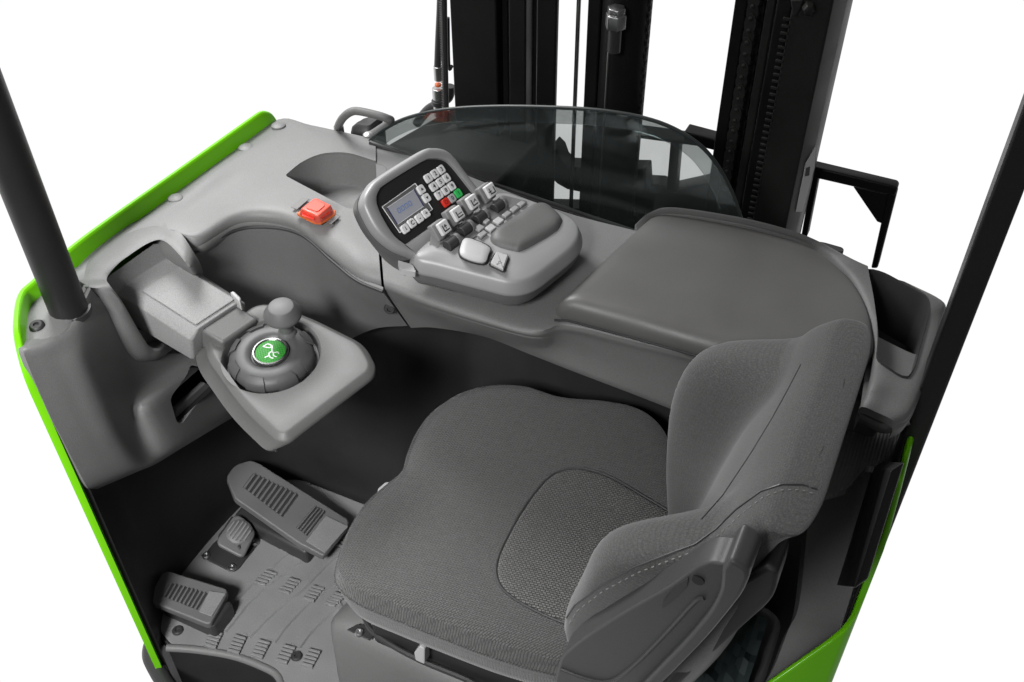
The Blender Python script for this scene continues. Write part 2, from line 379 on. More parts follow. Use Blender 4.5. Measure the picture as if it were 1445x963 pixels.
for cx_, cy_, dx, dy in [(515, 570, -42, 40), (605, 600, -40, 42), (695, 628, -36, 42), (775, 650, -36, 36), (805, 425, -36, 42),
                   (320, 800, -22, 48), (408, 818, -24, 52), (497, 835, -26, 50), (590, 855, -28, 52), (685, 870, -28, 52)]:
    q = MB()
    for k in range(5):
        t = (k-2)/4.; c = Z(*z6(cx_-dx*-t*1.0, cy_+dy*t), .010)
        a = Z(*z6(cx_+dx*t-22, cy_+dy*t-6), .0145); b = Z(*z6(cx_+dx*t+22, cy_+dy*t+6), .0145)
        d = (b-a).normalized(); n_ = V((-d.y, d.x, 0))*.0032
        q.prism([a-n_, b-n_, b+n_, a+n_], (0, 0, -.009))
    q.build('grip_ribs', RUBBER, mat_e, bevel=.001, seg=2)
for u, v in [z6(188, 769), z6(633, 865)]:
    disc_screw(mat_e, Z(u, v, .007), (0, 0, 1), .011, m=DARK)
# step edge and lower step
e_ = cr(zs(.0, (236, 914), (278, 917), (331, 926), (376, 943), (393, 955), (398, 972), (399, 1000)), 6)
st = empty('entry_step', (0, 0, 0), T)
MB().tube(e_, .009, 10).build('step_edge', GREY2, st)
MB().prism([p+V((0, 0, -.004)) for p in e_], (0, 0, -.28), p2=None) if False else None
R = [[p+V((0, 0, -.01)) for p in e_], [p+V((0, 0, -.30)) for p in e_]]
R2 = [[p+V((.012, .012, -.01)) for p in e_], [p+V((.012, .012, -.30)) for p in e_]]
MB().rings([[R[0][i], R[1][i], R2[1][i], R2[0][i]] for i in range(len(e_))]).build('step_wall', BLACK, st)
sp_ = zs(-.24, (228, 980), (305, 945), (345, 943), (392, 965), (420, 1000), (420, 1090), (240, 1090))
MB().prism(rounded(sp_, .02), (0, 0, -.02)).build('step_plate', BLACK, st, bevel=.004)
sp2 = zs(-.236, (288, 966), (314, 943.5), (326, 941), (375, 951), (404, 972), (430, 1010), (300, 1010))
MB().prism(rounded(sp2, .01), (0, 0, .010)).build('step_pad', RUBBER, st, bevel=.003)
bp_ = cr([Z(*z, -.06) for z in ((232, 905), (221, 905), (215, 912), (214, 928), (222, 945), (236, 968), (260, 1005))], 6)
MB().tube(bp_, .020, 10).build('rubber_bumper', DARK, T)

# ================================================================== PEDALS
def pedal(outline, plane, th, groups, name, label, ribdir=None):
    e = empty(name, (0, 0, 0), T); e['label'] = label
    op = [plane.px(*p) for p in outline]
    MB().prism(rounded(op, .007), plane.ez*-th).build('pedal_plate', PEDAL, e, bevel=.0035)
    for (a, b, c, d, n) in groups:      # a->b along, a->d across
        A, B, C_, D_ = [plane.px(*p, h=.0012) for p in (a, b, c, d)]
        g = MB()
        for k in range(n):
            t0, t1 = (k+.15)/n, (k+.62)/n
            g.prism([A.lerp(B, t0), A.lerp(B, t1), D_.lerp(C_, t1), D_.lerp(C_, t0)], plane.ez*.003)
        g.build('grip_ribs', PEDAL, e, bevel=.001, seg=2)
        g = MB(); g.prism([A, B, C_, D_], plane.ez*-.0008); g.build('grip_recess', DARK, e)
    return e
plA = Frame((-1.15, 1.14, .10), (1, 0, 0), (.27, -.04, .96))
pe = pedal([z6(*p) for p in ((370, 195), (398, 150), (460, 130), (492, 142), (826, 352), (827, 378), (735, 492), (640, 442), (402, 275))], plA, .022,
      [(z6(470, 180), z6(640, 262), z6(580, 345), z6(432, 232), 10), (z6(700, 303), z6(742, 325), z6(672, 415), z6(632, 383), 4)], 'accelerator_pedal', 'long ribbed pedal, largest of the pedals')
MB().prism([plA.px(*z6(*p), h=.001) for p in ((742, 340), (826, 380), (738, 480), (668, 436))], plA.ez*.002).build('toe_pad', RUBBER, pe, bevel=.001)
MB().prism([V((-1.27, 1.10, .0)), V((-1.05, 1.08, .0)), V((-1.05, 1.22, .0)), V((-1.27, 1.22, .0))], (0, 0, .05)).build('pedal_base', DARK, pe, bevel=.01)
for a, b in ((612, 418), (650, 482)): disc_screw(pe, Z(*z6(a, b), .045 if a < 620 else .01), (0, -.3, 1), .008)
plC = Frame((-1.19, .86, .08), (1, 0, 0), (.12, -.05, 1))
pc = pedal([z6(*p) for p in ((80, 642), (128, 552), (155, 546), (370, 612), (374, 628), (312, 742), (296, 745), (92, 664))], plC, .022,
      [(z6(160, 590), z6(300, 630), z6(262, 692), z6(130, 640), 9)], 'foot_switch', 'short ribbed foot pedal nearest the green panel edge')
MB().prism([plC.px(*z6(*p), h=.001) for p in ((306, 622), (368, 632), (315, 718), (268, 700))], plC.ez*.002).build('toe_pad', RUBBER, pc, bevel=.001)
MB().prism([V((-1.28, .83, 0)), V((-1.12, .83, 0)), V((-1.12, .90, 0)), V((-1.28, .90, 0))], (0, 0, .055)).build('pedal_base', DARK, pc, bevel=.008)
# brake pedal : base plate, bracket, domed pad
eb = empty('brake_pedal', (0, 0, 0), T); eb['label'] = 'small square pedal with round ribbed pad'
MB().prism(rounded([Z(*z6(*p), .012) for p in ((272, 490), (292, 478), (330, 430), (420, 390), (500, 392), (490, 440), (412, 540), (388, 548))], .012), (0, 0, -.006)).build('base_plate', DARK, eb, bevel=.002)
plB = Frame(Z(*z6(408, 415), .055), (1, 0, 0), (.35, -.18, 1))
op = rounded([plB.px(*z6(*p)) for p in ((400, 333), (436, 345), (482, 398), (432, 500), (338, 450), (334, 428))], .015)
MB().prism(op, plB.ez*-.012).build('pad_plate', PEDAL, eb, bevel=.005)
pts = [plB.px(*z6(430+ca*0, 405)) for ca in (0,)]
cb = plB.at(plB.px(*z6(418, 400)))
MB().lathe([(.030, 0), (.030, .002), (.027, .004), (.0001, .006)], cb, 28).build('round_pad', PEDAL, eb)
g = MB()
for k in range(6):
    xx = -.022+k*.0088; hh = math.sqrt(max(.027**2-xx*xx, 0))
    g.box(cb, (xx, 0, .0062), (.004, hh*2*.9, .004))
g.build('grip_ribs', RUBBER, eb, bevel=.001, seg=2)
MB().prism([Z(*z6(*p), .012) for p in ((345, 450), (430, 500), (470, 420), (400, 370))], (0, 0, .035)).build('bracket', DARK, eb, bevel=.006)
for a, b in ((295, 488), (391, 533), (476, 438)): disc_screw(eb, Z(*z6(a, b), .0125), (0, 0, 1), .009)

# ================================================================== DASHBOARD (left wing)
D3 = lambda rows: [[Z(*p) for p in r] for r in rows]
dash = empty('dashboard', (0, 0, 0), T)
stn = [  # outer edge, rim line, middle, inner crest, lip, under
 [(112, 371, .868), (140, 352, .872), (180, 332, .873), (215, 320, .872), (240, 326, .866), (258, 346, .845), (266, 360, .80)],
 [(160, 335, .868), (205, 312, .876), (235, 315, .872), (262, 325, .868), (277, 336, .862), (283, 350, .838), (283, 362, .79)],
 [(215, 296, .868), (258, 277, .877), (285, 285, .870), (308, 298, .866), (324, 308, .860), (332, 321, .836), (334, 334, .79)],
 [(270, 256, .868), (312, 237, .878), (332, 255, .870), (350, 280, .866), (364, 299, .860), (374, 316, .836), (380, 330, .79)],
 [(330, 213, .868), (370, 203, .878), (385, 240, .870), (398, 275, .866), (410, 305, .860), (420, 327, .836), (428, 340, .79)],
 [(392, 169, .868), (425, 187, .876), (440, 235, .870), (452, 285, .866), (460, 330, .860), (466, 362, .836), (470, 374, .79)],
 [(440, 177, .868), (465, 196, .874), (480, 245, .870), (490, 300, .866), (500, 355, .860), (505, 390, .836), (508, 404, .79)],
 [(527, 196, .868), (530, 206, .872), (530, 255, .870), (531, 310, .866), (535, 365, .858), (538, 400, .834), (540, 420, .79)],
]
g = shell(D3(stn), (0, 0, -.012), 6, 6)
dl = g.build('dash_top', GREY, dash)
# open storage pocket
pk = [(402, 247), (425, 229), (452, 218), (490, 216), (548, 234), (540, 255), (515, 285), (503, 293), (490, 292)]
pko = [Z(u, v, .87) for u, v in pk]
pko = rounded(pko, [.008, .05, .05, .05, .02, .02, .03, .02, .02], 6)
cut(dl, MB().prism([p+V((0, 0, -.1)) for p in pko], (0, 0, .2)))
N = 72; A = resample(pko, N); cen = sum(A, V())/N
def off(ring, s, dz): return [cen + (p-cen)*s + V((0, 0, dz)) for p in ring]
R = [off(A, 1.03, -.006), off(A, 1.0, -.003), off(A, .985, -.008), off(A, .96, -.06), off(A, .93, -.071), off(A, .86, -.075)]
MB().rings(R, cap0=False).build('storage_pocket', GREY, dash)
for u, v in ((393, 178.5), (347, 209.5), (248, 281)):
    f = Frame(Z(u, v, .874), (1, 0, 0), (0, 0, 1)); MB().lathe([(.0155, -.003), (.0155, .001), (.0145, .0035), (.010, .0055), (.0001, .0062)], f, 28).build('screw_cap', GREY, dash)
# emergency stop
eb_ = empty('emergency_button', (0, 0, 0), T); eb_['label'] = 'red push block on the dashboard'
z5 = lambda a, b: (380+a/7.405, 200+b/7.405)
ef = Frame(Z(445, 302, .866), Z(470, 306, .866)-Z(420, 296, .866), (0, 0, 1))
b0 = [Z(*z5(*p), .868) for p in ((300, 790), (430, 690), (690, 760), (680, 800), (560, 868), (490, 868))]
b0 = [Z(*z5(*p), .868) for p in ((298, 775), (450, 670), (690, 745), (680, 790), (540, 868), (470, 862))]
b1 = [Z(*z5(*p), .894) for p in ((330, 700), (465, 590), (500, 588), (650, 660), (520, 775), (490, 775))]
MB().prism(b0, (0, 0, 0), p2=b1).build('push_block', REDB, eb_, bevel=.003, seg=3)
b2 = [cc + (p-cc)*1.04 for cc in [sum(b0, V())/6] for p in b0]
MB().prism(b2, (0, 0, .006)).build('base_ring', ORANGE, eb_, bevel=.001)
t1 = [Z(*z5(*p), .8945) for p in ((375, 695), (465, 615), (490, 613), (590, 665), (505, 738))]
MB().prism(rounded(t1, .006), (0, 0, .0012)).build('top_plate', REDB, eb_, bevel=.0006, seg=2)
for pp in (((340, 735), (465, 780), (470, 820), (350, 780)), ((540, 770), (635, 710), (640, 745), (545, 808))):
    cq = [Z(*z5(*p), .884) for p in pp]; MB().prism(cq, (0, 0, .001)).build('grip_slot', RED, eb_)
g = MB()
for pp in (((225, 690), (355, 590), (420, 605), (290, 715)), ((600, 850), (690, 765), (740, 790), (650, 868)), ((262, 760), (290, 735), (320, 745), (295, 790))):
    MB().prism([Z(*z5(*p), .8695) for p in pp], (0, 0, .0016)).build('recess_plate', GREY, eb_, bevel=.0008, seg=2)

# lower front panel (bay behind the steering)
topc = [(262, 364, .835), (277, 356, .833), (330, 326, .833), (378, 321, .833), (425, 332, .833), (468, 368, .833), (503, 396, .833), (540, 412, .832)]
rows = [[Z(*p) for p in topc]]
bx = [(-1.30, 1.16), (-1.27, 1.22), (-1.215, 1.27), (-1.14, 1.295), (-1.06, 1.297), (-1.008, 1.298), (-.93, 1.285), (-.85, 1.262)]
bx[5:] = [tuple(Y(490, 481, 1.288))[:2], tuple(Y(530, 464, 1.275))[:2], tuple(Y(575, 460, 1.256))[:2]]
bz = [.42, .42, .42, .44, .50, Y(490, 481, 1.288).z, Y(530, 464, 1.275).z, Y(575, 460, 1.256).z]
mid = []
for k in range(1, 5):
    t = k/4
    rows.append([rows[0][i].lerp(V((bx[i][0], bx[i][1], bz[i])), t) for i in range(8)])
shell(rows, (-.006, .012, 0), 6, 3).build('lower_panel', PANEL, T, label='charcoal panel below the left dashboard')
# gap lip along the panel top
lp_ = cr([Z(u, v, z+.0005) for u, v, z in topc], 8)
MB().tube(lp_, .003, 8).build('panel_gap_seal', DARK, dash)
disc_screw(T, Y(550, 436, 1.215), (.3, -1, .2), .010, name='panel_screw', m=DARK)

# ================================================================== DASHBOARD (right wing below the console and armrest)
def col(back, top, crest, lip, face, bottom): return [back, top, crest, lip, face, bottom]
def cst(x, yb, yt, zt, ybot, zbot):
    return [V((x, yb, .868)), V((x, (yb+yt)/2+.05, .862)), V((x, yt+.035, zt+.006)), V((x, yt+.012, zt+.001)), V((x, yt, zt-.018)), V((x, (yt+ybot)/2-.002, (zt+zbot)/2)), V((x, ybot, zbot))]
base = []
z9 = lambda a, b: (470+a/4.1286, 400+b/4.1286)
k1 = [Z(533, 398, .856), Z(545, 330, .86), Z(560, 250, .866), Z(552, 210, .868)]
rowsR = [
  # back          mid            crest          lip            face          bottom
 [Z(529, 197, .868), Z(534, 310, .862), Z(540, 380, .850), Z(542, 402, .840), Z(546, 414, .815), Z(561, 436, .76), Z(577, 459, .697)],
 [Z(640, 240, .868), Z(630, 330, .858), Z(612, 402, .846), Z(600, 424, .836), Z(602, 434, .815), Z(606, 446, .765), Z(612, 459, .722)],
 [Z(735, 278, .868), Z(720, 360, .852), Z(696, 430, .842), Z(675, 449, .832), Z(677, 457, .815), Z(678, 465, .78), Z(680, 471, .742)],
 [Z(815, 305, .868), Z(800, 385, .850), Z(775, 452, .841), Z(752, 470, .832), Z(753, 477, .815), Z(752, 486, .775), Z(745, 496, .735)],
 [Z(905, 328, .868), Z(880, 400, .846), Z(815, 448, .842), Z(800, 463, .832), Z(802, 473, .81), Z(804, 495, .765), Z(806, 520, .724)],
 [Z(985, 352, .868), Z(960, 430, .846), Z(905, 474, .842), Z(892, 485, .832), Z(893, 496, .81), Z(896, 525, .76), Z(898, 555, .712)],
 [Z(1090, 385, .868), Z(1060, 470, .846), Z(1013, 503, .842), Z(1000, 512, .832), Z(1000, 523, .81), Z(1001, 555, .76), Z(1002, 596, .70)],
 [Z(1215, 420, .868), Z(1190, 500, .846), Z(1145, 538, .842), Z(1130, 548, .832), Z(1130, 560, .81), Z(1130, 595, .76), Z(1128, 645, .69)],
]
shell(rowsR, (0, .006, -.012), 6, 6).build('dash_shelf', GREY2, dash, label='grey shelf below the console and armrest lid')

# ================================================================== WINDSHIELD
gf = Frame(V((-.8, 1.562, .86)), (Y(905, 327, 1.545)-Y(525, 197, 1.562)), (.04, -1, .10))
go = [gf.px(*p) for p in ((521, 200), (528, 193), (545, 181), (575, 167), (625, 156), (700, 151.5), (800, 153.5), (870, 160), (930, 174), (975, 197), (1005, 225), (1030, 268), (1046, 312))]
goc = cr(go, 5) + [gf.px(1046, 372), gf.px(905, 332), gf.px(700, 262)]
wsg = empty('windshield', (0, 0, 0), T); wsg['label'] = 'smoked curved-top glass screen in front of the mast'
MB().prism(goc, gf.ez*-.006).build('glass_pane', GLASS, wsg)
edge = cr(go, 5)
low_ = [p + (gf.px(790, 330)-p).normalized()*.030 for p in edge]
shell([[p+gf.ez*.0015 for p in edge], [p+gf.ez*.0022 for p in low_]], gf.ez*-.001, smooth=False).build('glass_lip', GLASS, wsg)  # second glass layer along the bent edge, added to lighten its reflection band
MB().tube([gf.px(522, 201, .002), gf.px(640, 241, .002), gf.px(790, 292, .002), gf.px(906, 331, .002)], .005, 8).build('glint_cover', DARK, wsg)  # dark strip added to cover white glints along the glass base
MB().tube([p+gf.ez*-.003 for p in edge], .0038, 8).build('glass_edge', mat('glass_edge', (.03, .035, .035), .4, spec=.25), wsg)

# ================================================================== ARMREST LID
lid_px = [(784, 441, .848), (800, 425, .852), (862, 362, .86), (925, 304, .872), (945, 299.5, .88), (985, 302, .884), (1040, 314, .884), (1110, 333, .884), (1160, 356, .884), (1195, 388, .884), (1220, 428, .884), (1231, 470, .88), (1228, 510, .87), (1180, 545, .85), (1090, 528, .848), (1000, 504, .848), (890, 473, .848), (800, 449, .848)]
A = resample(cr([Z(*p) for p in lid_px], 6, True), 120); cen = sum(A, V())/120
def ltop(q): 
    a = max(0, (q.x+.20)/.2); return .884 + .012*min(a, 1)**2
def lr(d, f):
    """inset by d towards the middle, f = share of the way up to the lid's top"""
    o = []
    for p in A:
        q = p + (cen-p).normalized()*d; zt = ltop(q); o.append(V((q.x, q.y, p.z+(zt-p.z)*f)))
    return o
def linw(s_): return [V((cen.x+(p.x-cen.x)*s_, cen.y+(p.y-cen.y)*s_, ltop(V((cen.x+(p.x-cen.x)*s_, 0, 0))))) for p in A]
arm_rest = empty('armrest', (0, 0, 0), T); arm_rest['label'] = 'wide dark grey padded lid on the right dashboard'
def ldown(d, h): return [p + (cen-p).normalized()*d + V((0, 0, h)) for p in A]
MB().rings([ldown(.004, -.02), lr(0, 0), lr(.002, .30), lr(.006, .56), lr(.014, .78), lr(.026, .92), lr(.042, .99), linw(.70), linw(.55), linw(.4), linw(.2), linw(.02)]).build('lid', LID, arm_rest)
MB().tube([Z(u, v, .846) for u, v in ((782, 452), (800, 452.5), (890, 476.5), (1000, 507.5), (1090, 532))], .0022, 6).build('lid_gap', DARK, arm_rest)

# ================================================================== RIM AROUND THE LID AND RIGHT POCKET
rim_o = [(896, 318, .872), (915, 302, .885), (950, 294, .90), (1040, 307, .905), (1110, 324, .905), (1152, 340, .905), (1205, 367, .90), (1245, 384, .895), (1290, 404, .89), (1330, 426, .885), (1328, 450, .88), (1316, 500, .88), (1300, 548, .88), (1284, 582, .875), (1262, 596, .865)]
rim_i = [(900, 330, .86), (926, 306, .87), (948, 301, .88), (1035, 315, .882), (1105, 334, .884), (1150, 352, .886), (1184, 378, .888), (1205, 398, .888), (1222, 428, .886), (1234, 468, .884), (1236, 495, .882), (1234, 520, .88), (1228, 545, .88), (1222, 560, .872), (1214, 575, .862)]
r0 = [Z(*p) for p in rim_o]; r2_ = [Z(*p) for p in rim_i]
r1 = [a.lerp(b, .5)+V((0, 0, .004)) for a, b in zip(r0, r2_)]
rd = [a+V((0, .006, -.03)) for a in r0]; ri = [b+V((0, 0, -.04)) for b in r2_]
g = shell([rd, r0, r1, r2_, ri], (0, 0, -.014), 6, 5)
rim = g.build('dash_rim', GREY2, dash, label='grey rim wrapping the armrest lid with an open pocket')
pp = [(1221, 379), (1245, 384), (1309, 419), (1314, 432), (1290, 520), (1281, 533), (1270, 530), (1237, 508), (1240, 470), (1232, 420)]
pq = rounded([Z(u, v, .887) for u, v in pp], [.012, .02, .02, .02, .02, .015, .02, .02, .04, .04], 5)
cut(rim, MB().prism([p+V((0, 0, -.06)) for p in pq], (0, 0, .12)))
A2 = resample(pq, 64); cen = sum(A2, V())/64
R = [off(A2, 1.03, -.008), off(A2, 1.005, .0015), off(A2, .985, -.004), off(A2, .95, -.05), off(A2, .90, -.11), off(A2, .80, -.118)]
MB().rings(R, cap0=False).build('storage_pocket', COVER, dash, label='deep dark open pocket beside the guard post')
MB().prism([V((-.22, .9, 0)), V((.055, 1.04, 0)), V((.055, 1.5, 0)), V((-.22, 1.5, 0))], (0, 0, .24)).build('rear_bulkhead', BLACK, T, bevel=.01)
MB().prism([V((-.14, 1.345, .3)), V((.045, 1.345, .3)), V((.06, 1.5, .3)), V((-.14, 1.5, .3))], (0, 0, .462)).build('rear_bulkhead', GREY2, T, bevel=.01)
# rounded end of the dash above the entry and the panel under it
bk = [[Z(1228, 470, .86), Z(1290, 500, .86), Z(1318, 500, .862)], [Z(1214, 575, .850), Z(1255, 592, .852), Z(1286, 582, .86)], [Z(1208, 590, .80), Z(1248, 610, .80), Z(1285, 600, .80)], [Z(1206, 592, .70), Z(1246, 612, .70), Z(1283, 602, .70)]]
shell(bk, (0, .01, -.01), 6, 6).build('end_cap', GREY2, dash)
pt = [[Z(u, v, z) for u, v in r_] for z, r_ in ((.665, ((1160, 555), (1208, 574), (1250, 588), (1290, 602))), (.66, ((1150, 600), (1200, 610), (1240, 625), (1276, 640))),
    (.635, ((1150, 660), (1192, 662), (1225, 668), (1262, 678))), (.57, ((1140, 740), (1165, 745), (1195, 752), (1236, 765))), (.49, ((1128, 850), (1150, 852), (1175, 852), (1208, 852))),
    (.45, ((1112, 890), (1135, 893), (1160, 893), (1186, 889))), (.39, ((1085, 955), (1095, 953), (1105, 950), (1118, 942))), (.32, ((1040, 1010), (1045, 1006), (1050, 1002), (1060, 990))))]
shell(pt, (-.004, .0, -.03), 6, 6).build('rear_ledge', GREY, T, label='grey ledge between seat and green panel')
bb = [(1222, 657), (1240, 667), (1256, 662), (1262, 640), (1300, 560), (1320, 520), (1300, 640), (1232, 840), (1205, 832), (1173, 826)]
MB().prism([X(u, v, .058) for u, v in ((1222, 657), (1257, 664), (1205, 831), (1173, 826))], (.012, .02, 0)).build('post_bracket', STEEL, T, bevel=.003)

# ================================================================== GUARD POSTS
pb = V((-1.256, .878, .80)); 
MB().tube([pb, pb+V((0, 0, .2)), pb+V((0, 0, 1.6))], .0315, 32).build('guard_post', POST, T, label='round black post by the steering arm')
MB().tube([V((-1.256, .878, .862)), V((-1.256, .878, .872))], .036, 32).build('post_collar', DARK, T)
MB().prism([V((.082, 1.352, .3)), V((.118, 1.352, .3)), V((.118, 1.275, .3)), V((.082, 1.275, .3))], (0, 0, 2.2)).build('guard_post', POST, T, bevel=.004, label='square black post by the right pocket')

# ================================================================== SIDE COVER (left, under the post)
sc = empty('side_cover', (0, 0, 0), T); sc['label'] = 'sculpted grey cover carrying the steering arm'
def xs(*p): return [X(u, v, x) for u, v, x in p]
rows = [
 [Z(108, 362, .868), Z(150, 352, .870), Z(215, 350, .87), Z(262, 368, .845)],
 ]
side = [
 xs((35, 484, -1.248), (66, 472, -1.248), (95, 450, -1.255), (110, 428, -1.268), (118, 412, -1.276), (126, 396, -1.282)),
 xs((33, 496, -1.225), (66, 486, -1.218), (98, 462, -1.222), (112, 440, -1.232), (120, 425, -1.238), (128, 408, -1.244)),
 xs((40, 516, -1.217), (75, 505, -1.208), (110, 487, -1.204), (130, 470, -1.218), (143, 452, -1.232), (156, 438, -1.242)),
 xs((52, 545, -1.215), (88, 532, -1.203), (122, 515, -1.196), (150, 512, -1.222), (172, 505, -1.24), (190, 494, -1.244)),
 xs((72, 590, -1.214), (108, 578, -1.203), (142, 560, -1.196), (178, 556, -1.228), (203, 544, -1.240), (262, 500, -1.246)),
 xs((88, 620, -1.213), (122, 606, -1.204), (155, 592, -1.199), (186, 588, -1.228), (208, 566, -1.206), (300, 512, -1.228)),
 xs((104, 652, -1.212), (138, 637, -1.205), (168, 622, -1.202), (194, 612, -1.222), (222, 590, -1.199), (305, 548, -1.224)),
 xs((122, 686, -1.213), (158, 671, -1.209), (188, 658, -1.206), (214, 647, -1.214), (250, 626, -1.202), (325, 580, -1.218)),
 xs((128, 694, -1.24), (164, 679, -1.236), (194, 666, -1.232), (220, 655, -1.236), (256, 633, -1.23), (332, 587, -1.248)),
]
shell([xs((170, 468, -1.262), (240, 462, -1.262), (300, 455, -1.262)), xs((186, 500, -1.258), (235, 497, -1.258), (290, 488, -1.258)), xs((196, 530, -1.254), (236, 522, -1.254), (282, 500, -1.254)), xs((206, 552, -1.246), (234, 550, -1.246), (258, 534, -1.246))], (-.006, 0, 0), 5, 5).build('cover_web', GREY, sc)
cov = shell(side, (-.012, 0, -.004), 6, 6).build('cover_shell', GREY, sc)
# closing deck around the post
dk = [[Z(32, 495, .872), Z(66, 485, .874), Z(98, 461, .872), Z(134, 418, .855)], [Z(35, 462, .874), Z(62, 445, .876), Z(104, 430, .875), Z(138, 405, .858)],
      [Z(42, 430, .874), Z(66, 414, .876), Z(102, 396, .875), Z(146, 388, .860)], [Z(60, 414, .87), Z(78, 402, .872), Z(104, 380, .872), Z(150, 352, .872)]]
shell(dk, (0, 0, -.012), 6, 6).build('post_deck', GREY, sc)
disc_screw(sc, Z(52, 460, .877), (.1, -.2, 1), .011, m=DARK)
# cubby slot
z4 = lambda a, b: (a/3.21, 330+b/3.21)
sl = [X(*z4(*p), -1.215) for p in ((752, 745), (768, 720), (900, 605), (985, 640), (990, 668), (800, 850), (775, 845))]
sl = rounded(sl, .008)
cut(cov, MB().prism([p+V((.06, 0, 0)) for p in sl], (-.16, 0, 0)))
A3 = resample(sl, 48); cc3 = sum(A3, V())/48
R = [[cc3+(p-cc3)*s+V((dx, 0, 0)) for p in A3] for s, dx in ((1.03, .0), (.99, .004), (.97, -.002), (.93, -.06), (.8, -.064))]
MB().rings(R, cap0=False).build('slot_liner', BLACK, sc)
MB().prism([X(*z4(*p), -1.221) for p in ((795, 838), (800, 792), (930, 675), (990, 700))], (-.012, 0, 0)).build('slot_shelf', PANEL, sc, bevel=.003)

# ================================================================== STEERING ARM
sa = empty('steering_arm', (0, 0, 0), T); sa['label'] = 'boxy speckled grey arm holding the steering plate'
def z4p(a, b, z): return Z(*z4(a, b), z)
# top corner points (far-left, near-left ...) front end and step
FL, FR = z4p(900, 430, .772), z4p(1085, 308, .772)     # front end near / far edge
SL, SR = z4p(610, 252, .812), z4p(800, 130, .814)      # step
BL, BR = z4p(505, 180, .850), z4p(695, 46, .859)       # back
ax = (FL-SL).normalized(); wd = (FR-FL).normalized(); up_ = ax.cross(wd); 
if up_.z < 0: up_ = -up_
def sect(a, b, out, drop, depth):
    """chamfered section: top edge a..b, chamfer out/drop, vertical depth"""
    o = wd*out
    return [a, b, b+o-up_*drop, b+o*.9-up_*depth, b-up_*(depth+.012), a-up_*(depth+.012), a-o*.9-up_*depth, a-o-up_*drop]
MB().rings([sect(BL, BR, .026, .012, .09), sect(SL+ax*-.02, SR+ax*-.02, .024, .015, .095), sect(SL, SR, .018, .016, .09), sect(FL-ax*.004, FR-ax*.004, .018, .022, .085), sect(FL, FR, .014, .024, .082)]).build('arm_shell', ARM, sa, bevel=.004, seg=3, angle=25)
i0, i1 = SL.lerp(SR, .04), SL.lerp(SR, .96)
MB().prism([SL+ax*.012+wd*.004+up_*.0005, SR+ax*.012-wd*.004+up_*.0005, FR-wd*.002-ax*.008+up_*.0005, FL+wd*.002-ax*.008+up_*.0005], up_*.003).build('top_plate', ARM, sa, bevel=.002, seg=2)
MB().prism([FL-up_*.006+wd*.004, FR-up_*.006-wd*.006, FR-up_*.06-wd*.006, FL-up_*.06+wd*.004], ax*.05).build('neck', CONS, sa, bevel=.006)
MB().prism([z4p(1040, 262, .79), z4p(1060, 258, .79), z4p(1092, 290, .785), z4p(1085, 305, .785)], (0, 0, -.03)).build('release_tab', OFFW, sa, bevel=.003)
# raised collar of the cover around the arm root
ca, cb_, cc_ = Z(150, 391, .858), Z(225, 341, .872), X(208, 490, -1.232)
kf_ = Frame(ca, cb_-ca, (cb_-ca).cross(cc_-ca))
if kf_.ez.x < 0: kf_ = Frame(ca, cb_-ca, -((cb_-ca).cross(cc_-ca)))
c_out = [(121, 396), (134, 372), (156, 349), (202, 320), (242, 324), (276, 366), (290, 410), (275, 470), (240, 497), (212, 511), (188, 501), (156, 439), (131, 405)]
c_in = [(151, 394), (160, 380), (178, 364), (214, 341.5), (236, 343), (266, 377), (276, 412), (262, 462), (232, 488), (215, 491), (202, 477), (172, 425), (156, 404)]
def zx(*p): return [Z(u, v, w_) if w_ > 0 else X(u, v, w_) for u, v, w_ in p]
co_ = cr(zx((121, 396, .872), (134, 372, .874), (156, 349, .875), (202, 320, .875), (242, 324, .870), (276, 366, .850), (288, 405, .74), (272, 465, .62), (240, 497, -1.236), (212, 511, -1.232), (188, 501, -1.228), (156, 439, -1.230), (131, 408, -1.244)), 5, True)
ci_ = cr(zx((151, 394, .868), (160, 380, .870), (178, 364, .872), (214, 341.5, .873), (236, 343, .868), (266, 377, .848), (274, 405, .74), (258, 458, .63), (232, 488, -1.226), (215, 491, -1.224), (202, 477, -1.222), (172, 425, -1.222), (156, 404, -1.230)), 5, True)
def lift(r_, h): return [p+kf_.ez*h for p in r_]
def mixr(a_, b_, t): return [p.lerp(q_, t) for p, q_ in zip(a_, b_)]
kc_ = sum(co_, V())/len(co_)
cw_ = [p+(p-kc_).normalized()*(.012 if kf_.loc(p)[0] > .0 and p.x > -1.27 else .004) for p in co_]
MB().rings([lift(cw_, -.06), lift(cw_, -.024), lift(mixr(co_, cw_, .4), -.010), lift(mixr(co_, ci_, .2), -.001), lift(mixr(co_, ci_, .5), .002), lift(mixr(co_, ci_, .86), .0022), lift(ci_, -.001), [kf_.w(*(lambda l: (l[0], l[1], -.141))(kf_.loc(p))) for p in ci_]], cap0=False, cap1=False).build('arm_collar', GREY, sa)
MB().prism([kf_.w(*(lambda l: (l[0], l[1], -.14))(kf_.loc(p))) for p in ci_], kf_.ez*-.004).build('collar_back', BLACK, sa)

